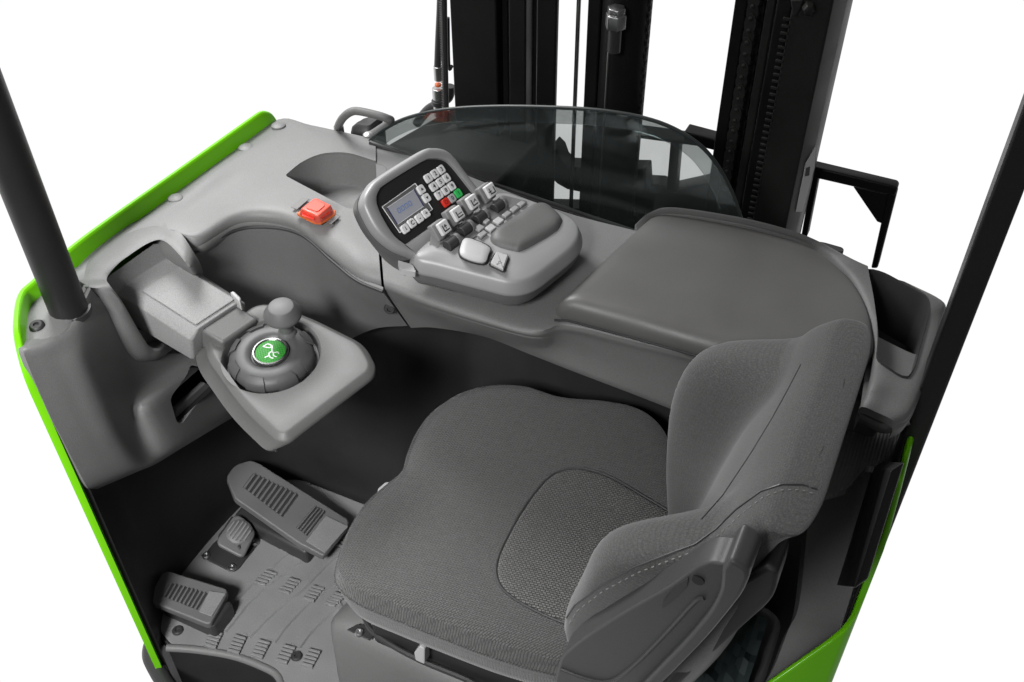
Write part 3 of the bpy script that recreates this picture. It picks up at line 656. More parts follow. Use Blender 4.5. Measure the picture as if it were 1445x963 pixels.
# ================================================================== STEERING CONSOLE
sw = empty('steering_console', (0, 0, 0), T); sw['label'] = 'kite shaped grey plate with a small steering wheel'
z8 = lambda a, b: (220+a/3.567, 380+b/3.567)
pf = Frame(Z(383, 500, .735), (1, 0, 0), (.05, -.10, 1))
ol = [(232, 348), (490, 166), (560, 156), (760, 218), (1050, 362), (1106, 470), (1096, 520), (660, 855), (600, 850), (430, 690), (252, 440)]
op = rounded([pf.px(*z8(*p)) for p in ol], [.015, .02, .02, .06, .04, .018, .02, .018, .012, .08, .05], 6)
N = 120; O = resample(op, N); oc = sum(O, V())/N
def orr(ring, d, h):
    o = []
    n = len(ring)
    for i, p in enumerate(ring):
        t = (ring[(i+1) % n]-ring[i-1]).normalized(); nn = t.cross(pf.ez)
        if nn.dot(p-oc) < 0: nn = -nn
        o.append(p+nn*d+pf.ez*h)
    return o
cf = pf.at(pf.px(*z8(580, 430)))
circ = [cf.w(.098*math.cos(-k*2*math.pi/N), .098*math.sin(-k*2*math.pi/N)) for k in range(N)]
# align circle start to outline start
a0 = math.atan2(*(lambda l: (l[1], l[0]))(cf.loc(O[0])))
def ori(ring): 
    s = 0
    for i in range(len(ring)):
        a, b = cf.loc(ring[i]), cf.loc(ring[(i+1) % len(ring)]); s += a[0]*b[1]-b[0]*a[1]
    return 1 if s > 0 else -1
sg = ori(O)
def circ_r(r, h):
    o = []
    for p in O:
        l = cf.loc(p); a = math.atan2(l[1], l[0]); o.append(cf.w(r*math.cos(a), r*math.sin(a), h))
    return o
SH = V((-.024, -.012, 0))
def shf(r_): return [p+SH for p in r_]
R = [circ_r(.03, -.024), circ_r(.083, -.024), circ_r(.0865, -.012), circ_r(.0890, -.0018), circ_r(.0905, 0), orr(O, -.0150, .0003), orr(O, -.0125, .0000), orr(O, -.0105, -.0012), orr(O, -.0022, -.0085), orr(O, -.0007, -.0105), orr(O, 0, -.014), orr(O, 0, -.017), shf(orr(O, -.004, -.040))]
MB().rings(R).build('console_plate', CONS, sw, sharp=60)
MB().rings([shf(orr(O, -.0055, -.0402)), shf(orr(O, -.0065, -.046)), shf(orr(O, -.02, -.052))]).build('console_base', DARK, sw)
wf = cf
wprof = [(.066, -.023), (.0750, -.017), (.0772, -.010), (.0765, -.004), (.0730, .0025), (.0665, .0072), (.0580, .0098), (.0480, .0100), (.0400, .0088), (.0370, .0058), (.0350, .0030), (.030, .0025), (.0001, .0025)]
MB().lathe(wprof, wf, 56).build('steering_wheel', WHEEL, sw)
for k in range(8):
    a = k*math.pi/4+.2; ca, sa_ = math.cos(a), math.sin(a)
    def P_(r, t, h): return wf.w(r*math.cos(a+t), r*math.sin(a+t), h)
    rows = []
    for r, h in ((.0794, -.012), (.0792, -.0026), (.0750, .0056), (.0636, .0118)):
        rows.append([P_(r, t, h) for t in (-.24, -.12, 0, .12, .24)])
    rows[3] = [P_(.0636, t, .0118) for t in (-.19, -.1, 0, .1, .19)]
    shell(rows, wf.ez*-.004, smooth=False).build('grip_lug', WHEEL, sw, bevel=.0006, seg=2, angle=50)
MB().lathe([(.0330, .002), (.0330, .0085), (.0318, .0105), (.0290, .0110), (.0272, .0092), (.0268, .002)], wf, 44).build('emblem_ring', CHROME, sw)
em = MB(); em.lathe([(.0275, .003), (.0275, .0085), (.02, .0098), (.0001, .0102)], wf, 36, 0)
lf = wf.at(wf.w(0, 0, .0102)); lf = Frame(lf.o, pf.px(*z8(640, 400))-pf.px(*z8(520, 360)), lf.ez)
for st_ in ([(-.017, .004), (-.013, .013), (-.003, .012), (-.004, .006), (-.013, .004), (-.017, .004)], [(-.003, .012), (.001, .005), (.004, .000), (.008, -.002), (.014, .003), (.018, .000)],
            [(.004, 0), (.001, -.005), (.004, -.011), (.000, -.017)], [(.008, -.002), (.012, -.008), (.018, -.008)], [(.004, -.010), (.009, -.014), (.014, -.013)]):
    em.stroke(st_, .0020, lf, 1, .0003)
em.build('emblem', [EMBL, mat('emblem_silver', (.5, .54, .5), .3)], sw, label='round green emblem with silver line figure')
kb = wf.at(wf.w(*[c for c in wf.loc(Z(*z8(664, 328), .744))[:2]], .006))
kn = empty('spinner', (0, 0, 0)); bpy.data.objects.remove(kn)
MB().lathe([(.018, 0), (.017, .006), (.0135, .011), (.0125, .034), (.017, .040), (.0315, .047), (.0338, .0495), (.0345, .053), (.0338, .0565), (.0240, .0710), (.0225, .0728), (.0200, .0737), (.0001, .0742)], kb, 40).build('spinner_knob', KNOB, sw, sharp=28)
pend = (ol[8], ol[9])
MB().tube(resample([orr([pf.px(*z8(*p)) for p in ((600, 850), (430, 690), (300, 520))], .004, -.036)[i] for i in (0, 1, 2)], 8, False), .0022, 8).build('trim_line', DARK, sw)

# ================================================================== CONTROL CONSOLE
cc = empty('control_console', (0, 0, 0), T); cc['label'] = 'silver hand control unit with display, keypad and levers'
z3 = lambda a, b: (500+a/4.012, 200+b/4.012)
yaw, ti = math.radians(12.45), math.radians(48.3)
ex = V((math.sin(yaw), math.cos(yaw), 0)); dn = V((math.cos(yaw)*math.cos(ti), -math.sin(yaw)*math.cos(ti), -math.sin(ti)))
DO = Z(621.74, 257.05, .998)
Df = Frame(DO, ex, ex.cross(-dn)); 
if Df.ez.z < 0: Df = Frame(DO, ex, -(ex.cross(-dn)))
def dp(a, b, h=0): return Df.px(*z3(a, b), h)
# body frame: nearly flat, tipping towards the seat
q0 = dp(350, 645)
Bf = Frame(q0, ex, (.12, -.03, 1))
def bp2(a, b, h=0): return Bf.px(*z3(a, b), h)
outer = [(352, 648), (240, 600), (140, 515), (72, 400), (56, 330), (85, 262), (150, 198), (385, 52), (448, 34), (520, 46), (580, 100), (690, 245), (770, 308), (735, 345)]
inner = [(292, 582), (232, 535), (182, 462), (142, 385), (128, 325), (142, 277), (182, 238), (385, 114), (448, 95), (512, 103), (556, 138), (630, 230), (682, 297), (650, 330)]
NO = 110
def al(pts, h, closedN=NO):
    return [dp(a, b, h) for a, b in pts]
OU = al(outer, 0); IN = al(inner, 0)
def dense(P):
    o = []; L = len(P)
    c = cr(P[:-1], 8)      # smooth all but straight bottom edge
    return c + [c[-1].lerp(P[-1], .5), P[-1], P[-1].lerp(P[0], .25), P[-1].lerp(P[0], .5), P[-1].lerp(P[0], .75)]
OUd, INd = dense(OU), dense(IN)
n = Df.ez
def shr(ring, d, h):
    c_ = sum(ring, V())/len(ring); o = []; L = len(ring)
    for i, p in enumerate(ring):
        t = (ring[(i+1) % L]-ring[i-1]).normalized(); q_ = t.cross(n)
        if q_.dot(p-c_) < 0: q_ = -q_
        o.append(p+q_*d+n*h)
    return o
g = MB()
g.rings([shr(INd, 0, -.006), shr(INd, .0005, -.001), shr(INd, .003, .001), shr(OUd, -.006, .001), shr(OUd, -.002, -.0005), shr(OUd, 0, -.004), shr(OUd, .002, -.016), shr(OUd, -.001, -.024)], cap0=False, cap1=False)
g.build('display_bezel', SILVER, cc)
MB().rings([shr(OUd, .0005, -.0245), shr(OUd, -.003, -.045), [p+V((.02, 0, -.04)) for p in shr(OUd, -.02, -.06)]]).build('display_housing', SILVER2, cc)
MB().prism(shr(INd, .001, -.0062), n*-.004).build('display_face', SCREEN_P, cc)
# lcd
lc = [dp(*p, -.0055) for p in ((158, 370), (345, 237), (443, 383), (258, 517))]
lb = MB(); lb.prism(lc, n*.0012, 0)
lb.build('screen_surround', SILVER2, cc)
scn = MB(); fr0 = [dp(*p, -.004) for p in ((186, 374), (338, 272), (393, 366), (245, 470))]
scn.prism(fr0, n*.0006, 0)
def linep(a, b, wpx, mi, h=-.0030):
    A_, B_ = dp(*a, h), dp(*b, h); d = (B_-A_).normalized(); s_ = d.cross(n)*wpx
    scn.add([A_-s_, A_+s_, B_+s_, B_-s_], [[0, 1, 2, 3]], mi)
for a, b in (((186, 374), (338, 272)), ((245, 470), (393, 366)), ): linep(a, b, .0005, 1)
for a, b in (((186, 374), (245, 470)), ((338, 272), (393, 366))): linep(a, b, .0008, 2)
for k in range(4):
    cxk, cyk = 254+k*20.5, 386-k*13
    qd = [(cxk-13, cyk-2), (cxk-1, cyk-12), (cxk+12, cyk+10), (cxk, cyk+19)]
    for i in range(4): linep(qd[i], qd[(i+1) % 4], .00045, 3)
scn.build('screen', [LCD, WHITE, NAVY, BLUE], cc, label='grey display showing four blue zero outlines')
for a, b in (((158, 370), (345, 237)), ((345, 237), (443, 383)), ((443, 383), (258, 517)), ((258, 517), (158, 370))):
    A_, B_ = dp(*a, -.0035), dp(*b, -.0035)
    MB().tube([A_, B_], .0008, 6).build('screen_outline', WHITE, cc)
# keys
def key(a, b, txt, m_=WHITE, ink=INK, size=.0104, s=.0154, tri=0):
    kf = Df.at(dp(a, b, -.004)); g = MB()
    sq = rounded([kf.w(i*s/2, j*s/2) for i, j in ((-1, -1), (1, -1), (1, 1), (-1, 1))], .004, 4)
    c_ = kf.o; top_ = [c_+(p-c_)*.86+n*.0045 for p in sq]; md = [p+n*.003 for p in sq]
    g.rings([sq, md, top_], 0)
    if tri:
        g.add([kf.w(-.003, -.002*tri, .005), kf.w(.003, -.002*tri, .005), kf.w(0, .003*tri, .005)], [[0, 1, 2]], 1)
    else: g.text(txt, kf, size, 1, 0, 0, .0049)
    return g.build('key', [m_, ink], cc, fix=False)
pit = .01717
kfc = Df.loc(dp(489, 229, -.004))
for r_, row in enumerate(('123', '456', '789')):
    for c_, ch in enumerate(row):
        p = Df.w((c_-1)*pit, (1-r_)*pit, -.004)
        d_ = p-CAM; uu = CX+F*d_.dot(RT)/d_.dot(FW); vv = CY-F*d_.dot(UP)/d_.dot(FW)
        key((uu-500)*4.012, (vv-200)*4.012, ch)
key(514, 347, 'O', RED, mat('dark_red', (.3, .01, .01), .5)); key(549, 324, '0', OFFW); key(584, 296, 'I', KGREEN, mat('dark_green', (.01, .15, .03), .5))
key(375, 274, '', tri=1); key(405, 322, '', tri=-1)
for (a, b), t_ in zip(((284, 496), (322, 465), (364, 437), (401, 410)), ('i', 'C', '-', '+')): key(a, b, t_)
# body
bo = [(350, 655), (500, 700), (760, 768), (890, 796), (1000, 775), (1120, 690), (1235, 592), (1266, 515), (1235, 450), (1110, 382), (960, 330), (840, 298), (720, 335), (560, 450), (420, 555)]
BO = [bp2(a, b) for a, b in bo]
BOd = cr(BO, 7, True)
bn = Bf.ez
def bsh(ring, d, h):
    c_ = sum(ring, V())/len(ring); o = []; L = len(ring)
    if d < -.004: return [p+(c_-p).normalized()*-d+bn*h for p in ring]
    for i, p in enumerate(ring):
        t = (ring[(i+1) % L]-ring[i-1]).normalized(); q_ = t.cross(bn)
        if q_.dot(p-c_) < 0: q_ = -q_
        o.append(p+q_*d+bn*h)
    return o
MB().rings([bsh(BOd, .0100, -.0235), bsh(BOd, .0110, -.021), bsh(BOd, .0104, -.017), bsh(BOd, .0040, -.0045), bsh(BOd, .0030, -.0020), bsh(BOd, .0010, .0012), bsh(BOd, -.0015, .0030), bsh(BOd, -.0050, .0042), bsh(BOd, -.012, .0056), bsh(BOd, -.026, .0088)]).build('body_top', SILVER, cc, sharp=60)
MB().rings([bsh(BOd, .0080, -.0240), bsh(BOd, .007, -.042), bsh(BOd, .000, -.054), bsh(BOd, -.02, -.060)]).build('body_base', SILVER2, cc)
pr_ = [(778, 545), (800, 500), (900, 430), (1000, 366), (1050, 350), (1100, 362), (1165, 425), (1160, 470), (1120, 510), (960, 602), (900, 606), (810, 580)]
PR = cr([bp2(a, b, .012) for a, b in pr_], 6, True)
pcc = sum(PR, V())/len(PR)
def psh(d, h): return [p+(pcc-p).normalized()*d+bn*h for p in PR]
MB().rings([psh(-.003, -.004), psh(-.001, 0), psh(.003, .004), psh(.009, .0068), psh(.018, .0080), psh(.03, .0083)]).build('palm_rest', CONS, cc)
sl_ = [bp2(a, b, .0098) for a, b in ((455, 580), (480, 545), (840, 305), (985, 340), (955, 370), (690, 540), (610, 575), (530, 598))]
MB().prism(rounded(sl_, .006), bn*.0012).build('lever_slot', SILVER2, cc, bevel=.0005)
# small buttons before the palm rest
for (a, b, w1, w2, m_) in ((772, 492, .017, .014, OFFW), (815, 452, .017, .014, OFFW), (735, 445, .012, .018, OFFW), (708, 492, .016, .013, SILVER), (862, 415, .017, .010, SILVER), (905, 385, .017, .010, SILVER), (945, 356, .015, .010, SILVER), (725, 528, .018, .010, SILVER)):
    bf = Bf.at(bp2(a, b, .012)); MB().box(bf, (0, 0, 0), (w1, w2, .006)).build('small_button', m_, cc, bevel=.0015, seg=2)
# four levers
icons = ['up', 'left', 'tilt', 'reach']
for k, (a, b) in enumerate(((508, 490), (585, 412), (670, 345), (771, 280))):
    cf_ = Frame(dp(a, b, .030), ex, Df.ez*.75+V((.55, -.1, .35)))
    lv = empty('lever', (0, 0, 0)); bpy.data.objects.remove(lv)
    g = MB()
    g.box(cf_, (0, .001, 0), (.0235, .0235, .008), 0)
    g.box(cf_, (-.003, .000, -.012), (.030, .031, .014), 1)
    foot = bp2(a-38 if k < 3 else a-22, b+92, .008)
    f0 = cf_.w(-.006, -.006, -.012)
    g.prism([cf_.w(-.012, -.010, -.012), cf_.w(.010, -.010, -.012), cf_.w(.010, .010, -.014), cf_.w(-.012, .010, -.014)], (0, 0, 0), 1,
            p2=[foot+ex*-.010+V((.008, 0, 0)), foot+ex*.010+V((.008, 0, 0)), foot+ex*.010-V((.01, 0, 0)), foot+ex*-.010-V((.01, 0, 0))])
    h_ = .0046; wl = .0014
    cf2 = Frame(cf_.o, -cf_.ex if False else cf_.ex, cf_.ez)
    g.stroke([(-.005, .005), (-.005, -.005), (.006, -.005)], wl*1.5, cf2, 2, h_)
    if k == 0: g.stroke([(.001, -.002), (.001, .004)], wl, cf2, 2, h_); g.stroke([(-.0015, .002), (.001, .005), (.0035, .002)], wl, cf2, 2, h_)
    if k == 1: g.stroke([(-.002, 0), (.006, 0)], wl, cf2, 2, h_)
    if k == 2: g.stroke([(-.001, 0), (.004, .004), (.005, .000)], wl, cf2, 2, h_)
    if k == 3: g.stroke([(.006, .004), (.006, -.005)], wl*1.5, cf2, 2, h_); g.stroke([(-.009, 0), (-.002, 0)], wl, cf2, 2, h_)
    g.build('lever', [WHITE, CONS2, INK], cc, bevel=.0025, seg=3)
    d0 = bp2(a+42, b+88, .014); g = MB(); g.tube([d0-ex*.012, d0+ex*.010], .0100, 20, 0); g.tube([d0+ex*.010, d0+ex*.017], .0120, 20, 1)
    g.build('lever_drum', [DARK, SILVER2], cc, bevel=.001)
# rocker and horn
rk = [(600, 640), (600, 590), (628, 545), (700, 562), (768, 600), (760, 640), (738, 684), (660, 672)]
rb = cr([bp2(a, b+12, .009) for a, b in rk], 4, True)
MB().prism(bsh(rb, .002, 0), bn*.004).build('rocker_well', DARK, cc)
rt_ = cr([bp2(a, b, .020) for a, b in rk], 4, True)
MB().rings([bsh(rb, -.003, .002), bsh(rt_, -.001, -.003), bsh(rt_, -.0005, 0), bsh(rt_, -.003, .002), bsh(rt_, -.012, .0035)]).build('rocker_switch', OFFW, cc)
hb = rounded([bp2(a, b, .010) for a, b in ((765, 702), (800, 632), (876, 656), (845, 742))], .004)
MB().prism(bsh(hb, .0015, 0), bn*.0015).build('horn_well', DARK, cc)
g = MB(); g.rings([bsh(hb, -.001, .001), bsh(hb, -.001, .005), bsh(hb, -.003, .007)], 0); hf = Frame(bp2(816, 690, .0172), ex, bn)
g.stroke([(-.004, .001), (-.004, -.001), (.001, -.001), (.005, -.003), (.005, .003), (.001, .001), (-.004, .001)], .0006, hf, 1, .0003)
g.build('horn_button', [OFFW, SILVER2], cc)
MB().prism(rounded([bp2(a, b, -.022) for a, b in ((245, 700), (330, 725), (350, 770), (262, 752))], .004), bn*.012).build('side_latch', OFFW, cc, bevel=.002)

# ================================================================== SEAT
seat = empty('seat', (0, 0, 0), T); seat['label'] = 'charcoal fabric operator seat with winged backrest'
cu = [(474, 822), (478, 790), (492, 752), (515, 715), (545, 688), (568, 668), (576, 642), (590, 610), (612, 583), (645, 563), (690, 555.5), (740, 560), (790, 576), (850, 583), (900, 594), (935, 618), (956, 660), (975, 720), (960, 800), (900, 900), (850, 940), (800, 953), (770, 950), (700, 930), (620, 900), (550, 872), (500, 850)]
ZC = .475
cout = cr([Z(u, v, ZC) for u, v in cu], 5, True); NCU = 140
C0 = resample(cout, NCU); ccn = sum(C0, V())/NCU
def hcu(x, y):
    dx, dy = (x+.47)/.27, (y-1.08)/.27
    h = .030 + .026*max(0, abs(dy)-.25)**1.5 - .012*max(0, dx)**2 - .004*math.exp(-(dx*dx+dy*dy)*3)
    if dx < -.3: h -= .02*(-.3-dx)**2
    return h
def cring(s, dz=None, zo=0):
    o = []
    for p in C0:
        x_, y_ = ccn.x+(p.x-ccn.x)*s, ccn.y+(p.y-ccn.y)*s
        o.append(V((x_, y_, ZC + (hcu(x_, y_) if dz is None else dz) + zo)))
    return o
R = [cring(.93, -.075), cring(.965, -.065), cring(.985, -.04), cring(.995, -.012), cring(1.0, 0.0), cring(.993, .010), cring(.975, None, -.009), cring(.94, None, -.0025), cring(.88), cring(.78), cring(.66), cring(.52), cring(.38), cring(.24), cring(.1), cring(.02)]
MB().rings(R[:5], cap1=False).build('cushion_side', SIDE, seat, label='ribbed cloth side band of the seat cushion')
MB().rings(R[4:], cap0=False).build('cushion', FAB, seat)
MB().tube([p+V((0, 0, .0005)) for p in cring(1.001, 0)], .0022, 6, closed=True).build('cushion_piping', FAB, seat)
ins = [(703, 815), (706, 780), (735, 722), (768, 678), (790, 664), (820, 660.5), (860, 672), (905, 696), (958, 727), (985, 760), (950, 830), (880, 900), (830, 888), (770, 868), (720, 840)]
IP = resample(cr([Z(u, v, ZC+.036) for u, v in ins], 5, True), 90); ic = sum(IP, V())/90
def iring(s, dz): return [V((q_.x, q_.y, ZC+hcu(q_.x, q_.y)+dz)) for q_ in [ic+(p-ic)*s for p in IP]]
MB().rings([iring(1.0, -.006), iring(1.0, .0), iring(.985, .003), iring(.95, .0045), iring(.8, .005), iring(.6, .005), iring(.4, .005), iring(.2, .005), iring(.03, .005)]).build('cushion_insert', FABI, seat, label='coarse woven darker insert panel in the seat cushion')
MB().tube([p for p in iring(1.012, .0015)], .0022, 6, closed=True).build('insert_seam', COVER, seat)

# backrest
yc = 1.006
FC = cr([V((-.214, yc, .470)), V((-.202, yc, .543)), V((-.184, yc, .646)), V((-.162, yc, .759)), V((-.139, yc, .863)), V((-.115, yc, .933)), V((-.094, yc, .985)), V((-.068, yc, 1.018)), V((-.047, yc, 1.032))], 10)
def spine(t):
    f_ = t*(len(FC)-1); i = min(int(f_), len(FC)-2); return FC[i].lerp(FC[i+1], f_-i)
def lerp_t(tab, t):
    for (a, x0), (b, x1) in zip(tab, tab[1:]):
        if t <= b:
            s = (t-a)/(b-a); s = s*s*(3-2*s); return x0+(x1-x0)*s
    return tab[-1][1]
wingT = [(.47, .03), (.543, .047), (.637, .085), (.731, .115), (.825, .126), (.881, .122), (.916, .100), (.938, .045), (.954, .004), (1.1, 0)]
nearT = [(.47, .02), (.543, .028), (.618, .047), (.684, .033), (.778, 0), (1.1, 0)]
hwT = [(.47, .20), (.543, .209), (.637, .231), (.778, .246), (.891, .246), (.947, .231), (1.04, .211)]
thT = [(.47, .09), (.543, .094), (.731, .108), (.872, .094), (1.04, .052)]
def section(t, s=1.0, k=52):
    c = spine(t); w_, hw_, th_ = lerp_t(wingT, c.z), lerp_t(hwT, c.z), lerp_t(thT, c.z)
    o = []; xm = c.x + th_*.55
    for i in range(k):
        a = -1+2*i/(k-1); b = abs(a)
        wf_ = min(max((b-.38)/.38, 0), 1); wf_ = wf_*wf_*(3-2*wf_)
        q_ = max(0, (b-.74)/.26); e_ = (1-q_**2.6)**(1/2.6) if q_ < 1 else 0
        xf = c.x - (w_ + (lerp_t(nearT, c.z) if a < 0 else 0))*wf_ - .010*math.exp(-(a*3.2)**2)*(1-t)
        yy = a if b < .74 else math.copysign(.74+.26*(1-(1-q_)**1.7), a)
        o.append(V((xm+(xf-xm)*e_*s, yc+hw_*yy*(.5+.5*s), c.z)))
    for i in range(1, k-1):
        a = 1-2*i/(k-1); b = abs(a); q_ = max(0, (b-.6)/.4); e_ = (1-q_**2)**.5
        o.append(V((xm+th_*.45*e_*s, yc+hw_*a*(.5+.5*s), c.z)))
    return o
ts = [0, .06, .12, .2, .28, .36, .42, .47, .52, .57, .62, .67, .72, .78, .84, .9, .95]
R = [section(t) for t in ts]
for k in range(1, 7):
    a = k/6*math.pi/2; R.append(section(.95+.05*math.sin(a), .04+.96*math.cos(a)))
cb0 = [sum(R[0], V())/len(R[0])+(p-sum(R[0], V())/len(R[0]))*.6+V((0, 0, -.02)) for p in R[0]]
back = MB().rings([cb0]+R).build('backrest', FABB, seat, sub=1, merge=False)
RB = [cb0]+R; nb = len(RB[0]); mid_ = RB[len(RB)//2]; ub = [0]
for a, b in zip(mid_, mid_[1:]): ub.append(ub[-1]+(b-a).length)
vb = [0]
for a, b in zip(RB, RB[1:]): vb.append(vb[-1]+(b[26]-a[26]).length)
uvl = back.data.uv_layers.new(name='cloth')
for lp in back.data.loops: uvl.data[lp.index].uv = (ub[lp.vertex_index % nb], vb[lp.vertex_index//nb])

# stitches laid on the backrest along picture lines
from mathutils.bvhtree import BVHTree
bpy.context.view_layer.update()
dg = bpy.context.evaluated_depsgraph_get(); bv = BVHTree.FromObject(back, dg)
def onback(u, v):
    d = ray(u, v).normalized(); h = bv.ray_cast(CAM, d); return (h[0], h[1]) if h[0] else (None, None)
def stitch(line, dash_, gap, r, name, m_):
    px_ = resample([V((a, b, 0)) for a, b in line], 200, False); g = MB(); ac = 0; start = None; run = []
    L = sum((b-a).length for a, b in zip(px_, px_[1:])); stp = L/199; state = True; acc = 0
    for p in px_:
        h, nn = onback(p.x, p.y); acc += stp
        if h is None: run = []; continue
        if state: run.append(h+nn*r*.6)
        if acc > (dash_ if state else gap):
            if state and len(run) > 1: g.tube(run, r, 5)
            run = []; acc = 0; state = not state
    if state and len(run) > 1: g.tube(run, r, 5)
    if g.v: g.build(name, m_, seat)
stitch([(804, 880), (815, 862), (850, 835), (900, 808), (945, 791), (985, 777), (1015, 756), (1045, 727), (1078, 702), (1105, 692), (1130, 692), (1150, 698)], 5.0, 3.0, .0009, 'seam_stitching', STITCH)
stitch([(800, 872), (811, 855), (847, 827), (897, 800), (942, 783), (981, 769), (1010, 748), (1040, 719), (1074, 694), (1104, 684), (1132, 684), (1152, 690)], 400, 0, .0013, 'backrest_seam', COVER)
stitch([(990, 733), (1020, 700), (1060, 640), (1090, 590), (1112, 550), (1130, 515)], 400, 0, .0009, 'backrest_crease', COVER)

# hinge cover at the side of the seat
hc = empty('hinge_cover', (0, 0, 0)); bpy.data.objects.remove(hc)
z10 = lambda a, b: (760+a/2.676, 700+b/2.676)
HY = .728
ho = [(60, 690), (80, 610), (150, 550), (300, 450), (480, 350), (590, 270), (650, 252), (700, 262), (720, 245), (780, 275), (788, 300), (765, 370), (640, 530), (480, 690), (420, 760), (60, 760)]
HO = [Y(*z10(*p), HY) for p in ho]
HOr = rounded(HO, [.01, .02, .03, .05, .05, .03, .02, .01, .01, .01, .01, .03, .05, .03, 0, 0], 4)
MB().prism(HOr, (0, .045, 0)).build('hinge_cover', COVER, seat, bevel=.008)
MB().prism(rounded([Y(*z10(*p), HY-.012) for p in ((690, 275), (722, 240), (788, 282), (794, 312), (768, 375), (645, 530), (485, 692), (415, 760), (345, 760), (430, 672), (560, 540), (650, 430), (688, 350))], [.008, .008, .012, .01, .02, .05, .05, 0, 0, .05, .05, .04, .02], 5), (0, .06, 0)).build('cover_rim', COVER, seat, bevel=.005)
MB().prism(rounded([Y(*z10(*p), HY-.0025) for p in ((470, 400), (520, 340), (565, 310), (560, 345), (520, 385), (465, 428))], .004), (0, .002, 0)).build('cover_recess', DARK, seat)
f_ = Frame(Y(*z10(603, 318), HY-.001), (1, 0, 0), (0, -1, 0)); MB().lathe([(.0075, -.002), (.0075, .0015), (.0001, .0015)], f_, 18).build('cover_hole', BLACK, seat)
MB().tube(cr([Y(*z10(*p), HY-.001) for p in ((85, 655), (180, 690), (270, 700), (360, 640), (480, 520), (590, 400), (625, 385))], 6), .003, 8).build('cover_ridge', COVER, seat)
MB().prism(rounded([Y(*z10(*p), HY+.045) for p in ((760, 330), (860, 270), (905, 290), (890, 390), (700, 560), (480, 760), (430, 760))], [.02, .03, .03, .05, .05, 0, 0]), (0, .06, 0)).build('seat_shell', BLACK, seat, bevel=.01)
# under-seat mechanism
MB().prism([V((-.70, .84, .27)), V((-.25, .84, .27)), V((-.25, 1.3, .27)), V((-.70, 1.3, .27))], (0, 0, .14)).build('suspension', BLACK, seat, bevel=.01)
MB().tube(cr([Z(u, v, .30) for u, v in ((515, 872), (525, 890), (555, 912), (600, 935), (660, 960), (700, 985))], 6), .006, 8).build('cable', DARK, seat)
MB().prism(rounded([Y(u, v, .815) for u, v in ((584, 922), (592, 912), (599, 917), (599, 938), (586, 932))], .004), (0, .02, 0)).build('slide_lever', OFFW, seat, bevel=.002)
# buckle beyond the cushion
MB().prism(rounded([Z(u, v, .40) for u, v in ((532, 690), (545, 679), (562, 684), (552, 700), (536, 702))], .006), (0, 0, -.02)).build('belt_buckle', OFFW, seat, bevel=.003)
MB().prism([Z(u, v, .402) for u, v in ((539, 692), (547, 684), (554, 687), (546, 697))], (0, 0, -.001)).build('buckle_slot', BLACK, seat)
# pedestal
pdt = empty('seat_pedestal', (0, 0, 0), T)
pr0 = [V((-.825, .845, 0)), V((.0, .815, 0)), V((.0, 1.25, 0)), V((-.74, 1.25, 0)), V((-.79, 1.0, 0))]
PB = rounded(pr0, .04, 5); pcn = sum(PB, V())/len(PB)
def pring(s, z, d=0): return [V((pcn.x+(p.x-pcn.x)*s+d, pcn.y+(p.y-pcn.y)*s, z)) for p in PB]
MB().rings([pring(1.02, -.02), pring(1.01, .1), pring(1.0, .205), pring(.99, .235), pring(.965, .252), pring(.9, .262), pring(.5, .265)]).build('pedestal_shell', GREY2, pdt)
MB().prism([Z(u, v, .266) for u, v in ((490, 890), (505, 882), (535, 888), (522, 905))], (0, 0, .004)).build('bracket', DARK, pdt, bevel=.001)
disc_screw(pdt, Z(507, 893, .271), (0, 0, 1), .008)

def lit_ribbed_mat():
    m = mat('lit_ribbed_grey', (.34, .34, .335), .45, grain=.1); n = m.node_tree; b = n.nodes['Principled BSDF']  # colour lightened to paint in the lit patch on the shadowed ledge
    t = n.nodes.new('ShaderNodeTexCoord'); wv = n.nodes.new('ShaderNodeTexWave'); wv.inputs['Scale'].default_value = 55; wv.inputs['Distortion'].default_value = .6; wv.inputs['Detail'].default_value = 1
    n.links.new(t.outputs['Object'], wv.inputs['Vector']); bp = n.nodes.new('ShaderNodeBump'); bp.inputs['Strength'].default_value = .5; bp.inputs['Distance'].default_value = .002
    n.links.new(wv.outputs['Fac'], bp.inputs['Height']); n.links.new(bp.outputs[0], b.inputs['Normal']); return m
MB().prism(rounded([Z(u, v, .685) for u, v in ((1205, 575), (1242, 588), (1282, 600), (1272, 630), (1258, 664), (1224, 657), (1196, 690), (1160, 700), (1180, 640))], .006), (0, 0, -.015)).build('lit_ribbed_plate', lit_ribbed_mat(), T, bevel=.003, label='ribbed trim plate behind the backrest, lit patch put into its colour')
film = []
for a in range(16):
    film.append([V((-.17+b*.0105, .86+a*.022-b*.002, .27+.05*a/15+random.uniform(-.012, .012))) for b in range(14)])
g = shell(film, (0, 0, -.0015), smooth=False)
fo = g.build('plastic_sheet', mat('crumpled_film', (.045, .06, .062), .5, spec=.4), None, sharp=12)
fo['label'] = 'crumpled dark teal plastic sheet lying behind the seat, beside the green rear panel'; fo['category'] = 'plastic sheet'

